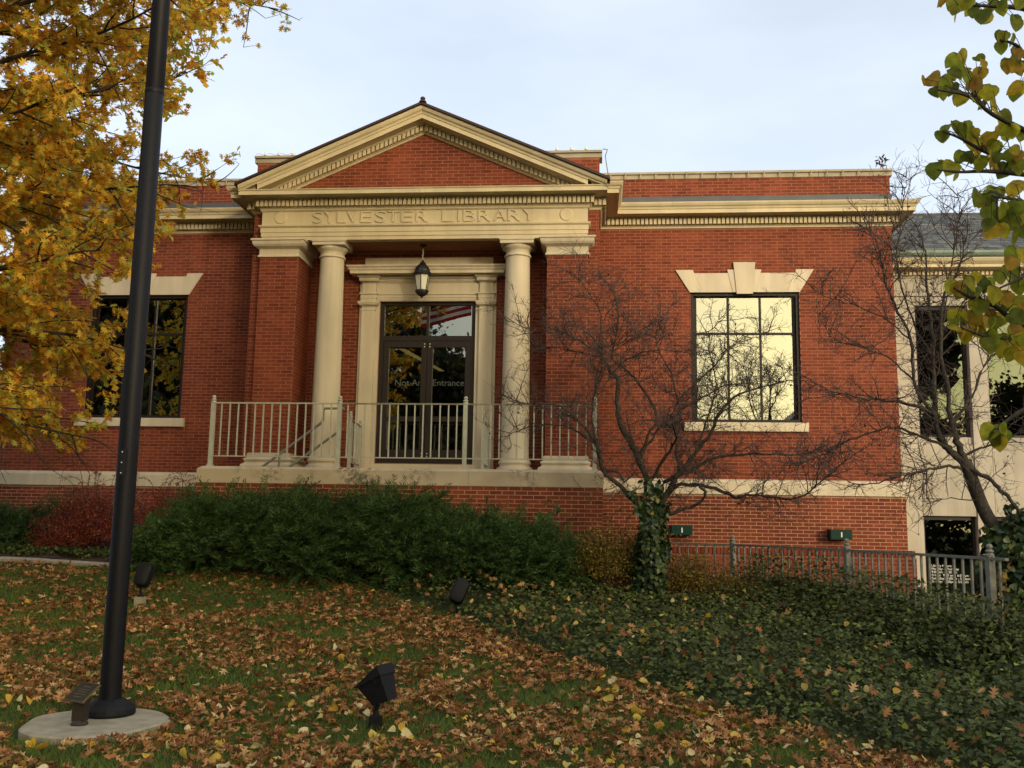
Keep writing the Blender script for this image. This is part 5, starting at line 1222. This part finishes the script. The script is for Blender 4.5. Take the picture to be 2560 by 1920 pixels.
def shrub_points(blobs, n, inner=0.55):
    B = np.array(blobs); w = (B[:, 3] * B[:, 4] + B[:, 3] * B[:, 5]); w /= w.sum(); idx = rng.choice(len(B), n, p=w)
    d = rng.normal(size=(n, 3)); d[:, 2] = np.abs(d[:, 2]) * 1.1 - 0.25; d = nrm(d)
    f = (rng.uniform(inner, 1.0, n) * (1 + .16 * np.sin(d[:, 0] * 6.1 + idx * 2.3) * np.cos(d[:, 2] * 5.3 + idx) + .10 * np.sin(d[:, 0] * 13 + d[:, 1] * 9)))[:, None]
    return B[idx, :3] + d * B[idx, 3:] * f, d
def juniper(blobs, n, label, size=0.52):
    c = np.mean(np.array(blobs)[:, :2], 0); o = empty('juniper_shrub', (c[0], c[1], gzf(*c)), label, 'shrub', 'spreading junipers along the front wall')
    P, d = shrub_points(blobs, n, 0.35)
    D = nrm(d * np.array([1, 1, .6]) + rng.normal(0, .42, (n, 3)) + np.array([0.25, -0.15, .06])); S = rng.uniform(.55, 1.15, n) * size
    parts = []; kk = rng.integers(0, 4, n); nr_ = nrm(rng.normal(0, .5, (n, 3)) + np.array([0, 0, 1.0]))
    for k in range(4):
        m = kk == k; parts.append(scatter_arrays(SPR[k][0], SPR[k][1], P[m], frames(D[m], nr_[m]), S[m]))
    m2 = n // 9; Pl, dl = shrub_points(blobs, m2, 0.8); Dl = nrm(dl * [1, 1, .5] + rng.normal(0, .35, (m2, 3)) + [.35, -.1, .55])
    parts.append(scatter_arrays(SPR[0][0], SPR[0][1], Pl, frames(Dl, nrm(rng.normal(0, .5, (m2, 3)) + [0, 0, 1.0])), rng.uniform(.55, .95, m2) * size * 1.35))
    keep = [(V, F) for V, F in parts]
    link('foliage', tri_mesh('foliage', *join(keep)), M_jun, o, 'stuff')
    st = Tubes()
    for b in blobs:
        for k in range(7):
            e = np.array(b[:3]) + np.array(b[3:]) * nrm(rng.normal(size=(1, 3)) + [0, 0, .6])[0] * .6; s0 = np.array((b[0] + rng.normal(0, .06), b[1] + rng.normal(0, .06), gzf(b[0], b[1]) - .05))
            st.add(smooth_path([s0, (s0 + e) / 2 + rng.normal(0, .06, 3), e], 6), np.linspace(.03, .008, 7), 5)
    st.build('stems', M_bark, o, 'stuff'); return o
juniper([(-6.25, -3.15, 1.0, .60, .6, .42), (-5.65, -3.05, 1.10, .80, .7, .60)], 1600, 'dark green juniper at the left end of the porch, next to the flagpole')
juniper([(-4.75, -3.05, 1.12, .82, .75, .68), (-4.2, -3.4, .95, .65, .65, .55)], 1600, 'bushy juniper under the left column of the porch')
juniper([(-3.15, -3.05, 1.15, .88, .75, .72), (-2.5, -3.4, .95, .75, .65, .58)], 1700, 'tallest juniper reaching the platform stone below the entrance doors')
juniper([(-1.75, -3.25, .95, .8, .65, .58), (-0.95, -3.35, .85, .65, .6, .46)], 1400, 'low juniper with pointed shoots under the right column')
juniper([(-10.1, -1.65, 1.05, .85, .6, .55), (-9.3, -1.3, 1.1, .5, .45, .55)], 1000, 'dark juniper at the far left below the brick wing', 0.40)
def twiggy(name, blobs, n, m, label, lsize, arch=0, cat='shrub'):
    c = np.mean(np.array(blobs)[:, :2], 0); o = empty(name, (c[0], c[1], gzf(*c)), label, cat)
    P, d = shrub_points(blobs, n, 0.3); st = Tubes()
    for b in blobs:
        for k in range(26):
            e = np.array(b[:3]) + np.array(b[3:]) * nrm(rng.normal(size=(1, 3)) + [0, 0, .8])[0] * .9; s0 = np.array((b[0] + rng.normal(0, .08), b[1] + rng.normal(0, .08), gzf(b[0], b[1]) - .05))
            st.add(smooth_path([s0, (s0 + e) / 2 + rng.normal(0, .05, 3) + (0, 0, .1), e], 6), np.linspace(.008, .003, 7), 4)
        for k in range(arch):
            s0 = np.array(b[:3]) + (rng.normal(0, .3), rng.normal(0, .15), b[5] * .5); a = rng.uniform(-1, 1); L_ = rng.uniform(.35, .75)
            pth = smooth_path([s0, s0 + (a * .12, -.05, L_ * .75), s0 + (a * .42, -.1, L_ * .95), s0 + (a * .7, -.12, L_ * .85)], 9); st.add(pth, np.linspace(.005, .002, len(pth)), 4)
            q = pth[rng.integers(1, len(pth), 42)] + rng.normal(0, .012, (42, 3)); P = np.vstack([P, q])
    nn = len(P)
    link('foliage', tri_mesh('foliage', *leafset(OVAL, P, rdir(nn, .2), rdir(nn, .7), rng.uniform(.7, 1.35, nn) * lsize)), m, o, 'stuff')
    st.build('stems', M_twig, o, 'stuff'); return o
twiggy('barberry_shrub', [(-8.55, -1.75, 1.50, .72, .5, .66), (-8.9, -1.95, 1.15, .62, .5, .55), (-8.1, -1.9, 1.25, .5, .5, .6)], 19000, M_barb, 'dark red barberry bush left of the flagpole, below the belt stone', .030, 9)
twiggy('barberry_shrub', [(-7.35, -1.5, 1.50, .75, .5, .62), (-7.5, -2.0, 1.15, .6, .4, .5)], 13000, M_barb, 'dark red barberry bush with arching shoots between flagpole and porch', .030, 12)
twiggy('spirea_shrub', [(0.02, -3.45, 0.95, .55, .5, .62), (0.5, -3.1, .9, .45, .4, .6)], 15000, M_spir, 'olive and yellow spirea bush at the ivy-clad trunk, beside the low juniper', .036, 3)
twiggy('spirea_shrub', [(1.30, -3.5, 0.72, .52, .45, .52), (1.9, -3.6, .52, .55, .45, .42)], 11000, M_spir, 'low yellowing spirea bush in front of the grey fence', .036, 2)
sp = empty('sapling', (-0.78, -2.75, gzf(-0.78, -2.75)), 'young green broad-leaved sapling against the platform brickwork', 'plant')
st = Tubes(); lp = []
for k in range(5):
    pth = walk((-0.8 + .05 * k, -2.75, 1.0), (rng.normal(0, .15), 0.0, 1), rng.uniform(.6, .95), 7, .08); st.add(pth, np.linspace(.007, .003, 8), 5)
    for q in pth[3:]: lp += [q + rng.normal(0, .03, 3) for _ in range(3)]
lp = np.array(lp); st.build('stem', M_twig, sp, 'stuff')
link('leaves', tri_mesh('leaves', *leafset(HEART, lp, rdir(len(lp), -.7), nrm(rng.normal(0, .4, (len(lp), 3)) + [0, -.8, .5]), rng.uniform(.06, .10, len(lp)))), M_sap, sp, 'stuff')
# weed on the parapet corner
wd = empty('parapet_weed', (5.15, 0.0, 8.17), 'small weed growing on the parapet corner of the right wing', 'plant')
st = Tubes(); lp = []
for k in range(5):
    pth = walk((5.15 + .03 * k, -0.03, 8.16), (rng.normal(0, .6), -.1, 1), .22, 4, .25); st.add(pth, np.linspace(.005, .003, 5), 4); lp += [q for q in pth[2:]]
st.build('stem', M_twig, wd, 'stuff'); lp = np.array(lp)
link('leaves', tri_mesh('leaves', *leafset(OVAL, lp, rdir(len(lp), .1), rdir(len(lp), .6), rng.uniform(.08, .13, len(lp)))), M_crableaf, wd, 'stuff')

# ------------------------------------------------------------------ ivy
def ivy_on(name, label, P, N_, size, m=M_ivytrunk):
    c = P.mean(0); o = empty(name, (c[0], c[1], P[:, 2].min()), label, 'ivy'); n = len(P)
    D = nrm(rng.normal(0, .5, (n, 3)) + np.array([0, 0, -.8])); nr_ = nrm(N_ + rng.normal(0, .45, (n, 3)))
    link('leaves', tri_mesh('leaves', *leafset(IVY_T, P, D, nr_, rng.uniform(.7, 1.3, n) * size)), m, o, 'stuff'); return o
n = 2600; zz = rng.uniform(0, 1, n) ** .9 * 1.45 + 0.45; an = rng.uniform(0, 2 * math.pi, n)
rr = 0.145 + 0.035 * np.sin(an * 3 + zz * 5) + 0.03 * np.sin(an * 2 - zz * 9) + 0.13 * np.exp(-(zz - .45) * 4.5) + rng.uniform(0, .07, n) - 0.10 * np.clip((zz - 1.55) / .4, 0, 1) * (rng.random(n))
tcx = np.interp(zz, [tr1[1][2], tr1[-1][2]], [tr1[1][0], tr1[-1][0]])
P = np.stack([tcx + rr * np.cos(an), TY + rr * np.sin(an), zz], 1); Nn = np.stack([np.cos(an), np.sin(an), .3 + 0 * an], 1)
ex_ = []
for k in range(9):
    p0 = np.array((tx + rng.normal(0, .12), TY - .12, 1.75)); ex_.append(walk(p0, (rng.normal(0, .3), -.05, 1), rng.uniform(.25, .6), 12, .1))
ex_ = np.concatenate(ex_); ex_ = np.concatenate([ex_, ex_ + rng.normal(0, .03, ex_.shape)]); P = np.vstack([P, ex_]); Nn = np.vstack([Nn, np.tile([0, -1, .4], (len(ex_), 1))])
ivy_on('ivy_vine', 'glossy dark ivy wrapped round the trunk of the spreading crabapple', P, Nn, .062)
n = 3800; d = nrm(rng.normal(size=(n, 3))); cc = np.array((b2[0] + 0.05, T2 - 0.15, 0.95)); rad3 = np.array((.5, .45, .9)); P = cc + d * rad3 * rng.uniform(.75, 1.0, (n, 1)) * (1 + .12 * np.sin(d[:, [2]] * 9 + d[:, [0]] * 7)); m = P[:, 2] > .35
ivy_on('ivy_vine', 'thick ivy mass climbing the leaning crabapple at the right edge', P[m], d[m], .08)
# trailing vine on the fence
st = Tubes(); P = []
for k in range(16):
    a = rng.uniform(0.55, 1.0) if k < 10 else rng.uniform(1.0, 2.9); i = int(a); t = a - i; q = np.array(FP[i + 1]) + (np.array(FP[min(i + 2, 4)]) - np.array(FP[i + 1])) * t if i else np.array(FP[1]) + (np.array(FP[2]) - np.array(FP[1])) * rng.uniform(.1, .5)
    pth = walk((q[0], q[1] - .03, .5), (rng.normal(0, .3), 0, 1), rng.uniform(.4, .95), 10, .16); P.append(pth[2:] + rng.normal(0, .025, pth[2:].shape)); P.append(pth[4:] + rng.normal(0, .03, pth[4:].shape)); st.add(pth, np.linspace(.004, .002, 11), 4)
P = np.concatenate(P); ov = empty('fence_vine', (2.6, -3.2, .5), 'thin yellowing vine trailing over the grey fence rail', 'vine')
st.build('stem', M_twig, ov, 'stuff'); link('leaves', tri_mesh('leaves', *leafset(IVY_T, P, rdir(len(P), -.5), rdir(len(P), .4) + [0, -1, 0], rng.uniform(.035, .06, len(P)))), M_spir, ov, 'stuff')

def ivy_edge(y): return np.interp(y, [-14, -12, -9.9, -7.5, -6, -5, -4.2, -3.6, -2.6], [5.2, 3.6, 1.85, -.35, -1.35, -2.1, -3.0, -4.0, -5.5])
def vnoise(x, y, s, seed=0):
    return (np.sin(x * s + seed) * np.cos(y * s * 1.13 - seed * 2) + .6 * np.sin(x * s * 2.1 - y * s * 1.7 + seed) + .4 * np.sin(x * s * 3.9 + y * s * 4.3 + 2 * seed)) / 2.0
n = 265000; x = rng.uniform(-5.5, 7.5, n); y = rng.uniform(-13.2, -1.1, n)
fence_x = np.interp(y, [-8.1, -7.05, -4.38, -2.15, -1.4], [4.3, 4.03, 3.26, 2.09, 1.06])
edge = ivy_edge(y) + .12 * vnoise(x, y, 3.1); dist = x - edge
dens = np.where(y < -8, .62, np.where(y < -5, .46, .34)); ok = (dist > 0) & (rng.random(n) < dens) & ((x < fence_x + 3.2)) & ~((y > -2.2) & (x < 0.3)) & (rng.random(n) < np.clip(dist / .5 + .25, 0, 1))
ok &= ~((x < -0.3) & (y > -3.35)) 
x, y, dist, fence_x = x[ok], y[ok], dist[ok], fence_x[ok]
hh = (0.07 + 0.16 * np.clip(dist / .9, 0, 1) + .06 * vnoise(x, y, 1.7, 3)) + .52 * np.exp(-((x - fence_x + .25) / .55) ** 2) * np.clip((y + 9.2) / 1.5, 0, 1) * np.clip((-2.3 - y) / .6, 0, 1)
z = gz(x, y) + np.clip(hh, .03, .75) * rng.random(len(x)) ** .35; P = np.stack([x, y, z], 1)
mf = 13000; tf = rng.uniform(.35, 3.98, mf); sg = np.minimum(tf.astype(int), 3); FPa = np.array(FP); fq = FPa[sg] + (FPa[sg + 1] - FPa[sg]) * (tf - sg)[:, None]; fd = nrm(FPa[sg + 1] - FPa[sg]); off = rng.uniform(-.05, .55, mf)   # ivy banked up against the fence
fxy = fq + np.stack([fd[:, 1], -fd[:, 0]], 1) * off[:, None] ; hz = (.40 + .10 * vnoise(fxy[:, 0], fxy[:, 1], 4.0, 2)) * np.clip(1.05 - (off / .62) ** 2, .1, 1) * np.clip((tf - .2) / .8, .3, 1)
fP = np.column_stack([fxy, gz(fxy[:, 0], fxy[:, 1]) + hz * rng.random(mf) ** .3]); P = np.vstack([P, fP]); y = P[:, 1]; nn = len(P)
nearm = y < -6.5
nr_ = nrm(rng.normal(0, .5, (nn, 3)) + np.array([0, -.25, 1.0])); D = nrm(rng.normal(0, 1, (nn, 3)) * [1, 1, .3] + [0, -.4, -.25]); S = rng.uniform(.032, .062, nn)
BIGOV = (OVAL[0] * [1.7, 1, 1], OVAL[1])
iv = link('ivy_ground_cover', tri_mesh('ivy_ground_cover', *join([leafset(IVY_T, P[nearm], D[nearm], nr_[nearm], S[nearm]), leafset(BIGOV, P[~nearm], D[~nearm], nr_[~nearm], S[~nearm] * 1.1)])), M_ivy, None, 'stuff')
tag(iv, 'dark green ivy ground cover filling the bed on the right', 'ground cover')
# short ivy strip in front of the left shrubs
n = 9000; x = rng.uniform(-13, -4.0, n); y = np.array([edge_y(min(a, -5.7)) for a in x]) + rng.uniform(.45, 1.3, n); P = np.stack([x, y, gz(x, y) + .03 + rng.uniform(0, .13, n)], 1)
o2 = link('ivy_ground_cover', tri_mesh('ivy_ground_cover', *leafset(BIGOV, P, rdir(n, -.2), nrm(rng.normal(0, .5, (n, 3)) + [0, -.3, 1.0]), rng.uniform(.04, .07, n))), M_ivy, None, 'stuff')
tag(o2, 'strip of low ivy in front of the junipers and barberries on the left', 'ground cover')

# ------------------------------------------------------------------ grass and fallen leaves
def lawn_mask(x, y):
    ey = np.interp(x, bx, [edge_y(a) for a in bx]); pad_ = ((x + 3.81) / .565) ** 2 + ((y + 10.19) / .57) ** 2 > 1
    return (x < ivy_edge(y) + .12) & (y < np.where(x < -5.4, ey - .02, -3.3 - .05 * (x + 5.4))) & pad_
n = 640000; x = rng.uniform(-12.5, 3.4, n); u = rng.random(n); y = -13.0 + 9.9 * u ** 1.25
vis = np.abs(x + 0.09 * (y + 17.5)) < (y + 17.5) * .60 + .5
ok = lawn_mask(x, y) & vis & (rng.random(n) < .75 + .25 * vnoise(x, y, 2.2, 1)); x, y = x[ok], y[ok]; nn = len(x)
h = rng.uniform(.03, .075, nn); P = np.stack([x, y, gz(x, y) - .004], 1); lean = rng.normal(0, .5, (nn, 2)) * h[:, None]; wv = rng.normal(size=(nn, 2)); wv = wv / np.linalg.norm(wv, axis=1, keepdims=True) * rng.uniform(.0018, .0032, nn)[:, None] * (1 + .06 * np.clip(y + 13, 0, 9))[:, None]
A = P.copy(); A[:, :2] -= wv; B_ = P.copy(); B_[:, :2] += wv; T_ = P.copy(); T_[:, :2] += lean; T_[:, 2] += h
gr = link('grass', tri_mesh('grass', np.stack([A, B_, T_], 1).reshape(-1, 3), np.arange(3 * nn).reshape(-1, 3)), M_grass, None, 'stuff'); tag(gr, 'short dark green lawn grass under the fallen leaves', 'grass')
print('grass', nn)
def fallen(n, ymin, ymax, weight, sz, T, seed, tilt=.38):
    x = rng.uniform(-11.5, 3.2, n); u = rng.random(n); y = ymin + (ymax - ymin) * u
    vis = np.abs(x + 0.09 * (y + 17.5)) < (y + 17.5) * .58 + .5
    ok = lawn_mask(x, y) & vis & (rng.random(n) < weight(x, y)); x, y = x[ok], y[ok]; nn = len(x)
    P = np.stack([x, y, gz(x, y) + rng.uniform(.02, .055, nn)], 1); D = nrm(rng.normal(0, 1, (nn, 3)) * [1, 1, .28]); nr_ = nrm(rng.normal(0, tilt, (nn, 3)) + [0, 0, 1.0])
    V, F = [], []
    TV = T[0].copy(); TV[:, 1] -= .5
    Rm = frames(D, nr_); S = rng.uniform(*sz, nn); k = len(TV)
    cu = rng.normal(.1, .9, nn); cu2 = rng.normal(.35, .8, nn)
    tv = np.repeat(TV[None], nn, 0); tv[:, :, 2] += cu[:, None] * TV[None, :, 0] ** 2 * 1.4 + cu2[:, None] * (TV[None, :, 1]) ** 2 * .9
    Vv = np.einsum('nij,nkj->nki', Rm, tv) * S[:, None, None] + P[:, None, :]
    return Vv.reshape(-1, 3), (T[1][None] + k * np.arange(nn)[:, None, None]).reshape(-1, 3)
def patch(x, y): 
    near_edge = np.exp(-((ivy_edge(y) - x - .35) / .5) ** 2)
    return np.clip(.50 + .80 * vnoise(x, y * 1.15, 1.9, 5) + .40 * vnoise(x, y, 4.7, 2) + .6 * near_edge, .04, 1)
fl_ = link('fallen_leaves', tri_mesh('fallen_leaves', *join([fallen(46000, -12.9, -3.0, patch, (.042, .125), OAK_T, 1, .42), fallen(19000, -12.9, -5.0, patch, (.04, .085), OAK_T2, 2, .8)])), M_fallen, None, 'stuff')
tag(fl_, 'brown fallen oak leaves strewn over the lawn', 'fallen leaves')
yw = lambda x, y: np.clip(.85 * np.exp(-(y + 12.5) / 2.6) * np.clip((x + 5) / 5, .18, 1), 0, 1)
yl = link('fallen_leaves', tri_mesh('fallen_leaves', *fallen(8500, -12.9, -4.0, yw, (.05, .09), HEART, 3, .5)), M_yellow, None, 'stuff')
tag(yl, 'yellow and cream heart-shaped leaves scattered on the near lawn', 'fallen leaves')
# litter caught on top of the ivy
n = 2600; x = rng.uniform(-3, 6, n); y = rng.uniform(-12.5, -3.6, n); dd = x - ivy_edge(y); ok = (dd > 0) & (rng.random(n) < np.clip(.9 - dd * .28, .10, 1)); x, y, dd = x[ok], y[ok], dd[ok]; nn = len(x)
P = np.stack([x, y, gz(x, y) + .09 + .17 * np.clip(dd / .9, 0, 1) + .06 * vnoise(x, y, 1.7, 3)], 1)
lo = link('fallen_leaves', tri_mesh('fallen_leaves', *leafset(OAK_T, P, rdir(nn, 0), nrm(rng.normal(0, .5, (nn, 3)) + [0, -.2, 1]), rng.uniform(.06, .12, nn))), M_fallen, None, 'stuff'); tag(lo, 'brown oak leaves caught on top of the ivy bed', 'fallen leaves')
n = 110; x = rng.uniform(-1, 5, n); y = rng.uniform(-12.5, -5, n); ok = x > ivy_edge(y); x, y = x[ok], y[ok]; nn = len(x); P = np.stack([x, y, gz(x, y) + .28], 1)
lo = link('fallen_leaves', tri_mesh('fallen_leaves', *leafset(HEART, P, rdir(nn, 0), nrm(rng.normal(0, .6, (nn, 3)) + [0, -.2, 1]), rng.uniform(.03, .065, nn))), M_yellow, None, 'stuff'); tag(lo, 'pale yellow leaves lying on the ivy bed', 'fallen leaves')

# ------------------------------------------------------------------ across the street, behind the camera (seen only in the window glass)
def house(x, y, w, d, h, ridge, rz, label, wallc):
    t = empty('house', (x, y, 0), label, 'house', 'houses across the street', 0)
    m = mat('house_siding', wallc, rough=0.8, var=0.1, scale=2)
    MB().box(x - w / 2, x + w / 2, y - d / 2, y + d / 2, -0.2, h).build('wall', m, t)
    rf = MB().add([(x - w / 2 - .4, y - d / 2 - .4, h), (x + w / 2 + .4, y - d / 2 - .4, h), (x + w / 2 + .4, y + d / 2 + .4, h), (x - w / 2 - .4, y + d / 2 + .4, h), (x, y - d / 2 - .4, ridge), (x, y + d / 2 + .4, ridge)], [(0, 4, 5, 3), (1, 2, 5, 4), (0, 1, 4), (2, 3, 5), (0, 3, 2, 1)]).build('roof', M_slate, t)
    MB().box(x + w * .18, x + w * .18 + .8, y - .4, y + .4, h + .5, ridge + .5).build('chimney', M_brick, rf)
    for i in range(3):
        for z in (1.0, 3.6):
            xx = x - w / 2 + w * (i + .5) / 3 - .5
            if z + 1.5 > h or (i == 1 and z < 2): continue
            wi = MB().box(xx, xx + 1.0, y + d / 2 + .001, y + d / 2 + .06, z, z + 1.5).build('window', M_white, t)
            MB().box(xx + .08, xx + .92, y + d / 2 + .061, y + d / 2 + .07, z + .08, z + 1.42).build('pane', M_dark, wi)
    MB().box(x - .5, x + .5, y + d / 2 + .001, y + d / 2 + .07, 0, 2.1).build('door', M_green, t)
house(13.0, -43, 9, 8, 5.6, 9.3, 0, 'two-storey pale house across the street, mirrored in the right window', (0.35, 0.33, 0.28))
house(30.0, -44, 10, 8, 5.0, 8.2, 0, 'lower grey house across the street, right of the pale one', (0.25, 0.26, 0.27))

M_fartree = mat('street_tree_leaf', (0.05, 0.05, 0.02), rough=0.7, ramp=[(0, (0.018, 0.022, 0.009)), (0.6, (0.042, 0.045, 0.014)), (1, (0.10, 0.075, 0.018))], trans=0.25)
def street_tree(x, y, h, r, n, label, big=1.0):
    t = empty('street_tree', (x, y, 0), label, 'tree', 'trees across the street')
    tb = Tubes(); th = np.linspace(0, 1, 10); tb.add(np.stack([x + .2 * np.sin(th * 4), y + .2 * np.cos(th * 3), -.2 + h * .85 * th], 1), .32 * (1 - th) + .05, 9)
    cl_ = []
    for k in range(26):
        z0 = h * rng.uniform(.10, .75); a = rng.uniform(0, 6.283); e = rng.uniform(.1, .8); L_ = r * rng.uniform(.6, 1.0) * math.sin(math.pi * np.clip((z0 / h - .1) / .9, .15, .95)) ** .5
        p = walk((x, y, z0), (math.cos(a), math.sin(a), e), L_, 7, .12); tb.add(p, np.linspace(.10, .025, 8), 5); cl_ += [q for q in p[2:]]
    cl_ = np.array(cl_); c = cl_[rng.integers(0, len(cl_), n)] + rng.normal(0, r * .13, (n, 3)); tb.build('trunk', M_oakbark, t)
    link('crown', tri_mesh('crown', *leafset((OVAL[0] * [1.5, 1, 1], OVAL[1]), c, rdir(n), rdir(n, .5), rng.uniform(.16, .34, n) * big)), M_fartree, t, 'stuff')
street_tree(-9.8, -31, 11.2, 4.8, 26000, 'low rounded tree across the street, mirrored in the entrance doors', 1.4)
street_tree(-22.0, -25, 15.5, 6.5, 20000, 'big dense tree on the near side of the street, mirrored in the left window', 1.8)
street_tree(24.8, -37, 10.3, 4.0, 16000, 'low tree beside the lower grey house across the street', 1.3)
street_tree(-15.0, -38, 15.0, 5.6, 16000, 'broad tree across the street, between the low rounded one and the tall ones')
street_tree(-21.0, -40, 17.0, 6.0, 11000, 'tall tree across the street, second from the left')
street_tree(-30.0, -38, 18.0, 6.5, 12000, 'tall dark tree across the street, mirrored in the left window')
street_tree(-38.0, -42, 16.0, 6.0, 8000, 'leftmost of the trees across the street')
hg = empty('hedge', (10, -30, 0), 'unseen dark hedge added across the street to darken the low annex window reflections', 'hedge'); n = 26000  # out of view, added so the low annex windows mirror something dark
P = np.stack([rng.uniform(-45, 60, n), -30 + rng.normal(0, .45, n), rng.uniform(0, 2.3, n) + .15 * np.sin(rng.uniform(0, 60, n))], 1)
link('foliage', tri_mesh('foliage', *leafset((OVAL[0] * [1.6, 1, 1], OVAL[1]), P, rdir(n), rdir(n, .3), rng.uniform(.2, .4, n))), M_fartree, hg, 'stuff')
street_tree(14.6, -30, 17.0, 3.9, 21000, 'narrow unseen tree added across the street to shade the left wing', 1.8)  # added sun blocker, out of view, dense and narrow to shade the left wing
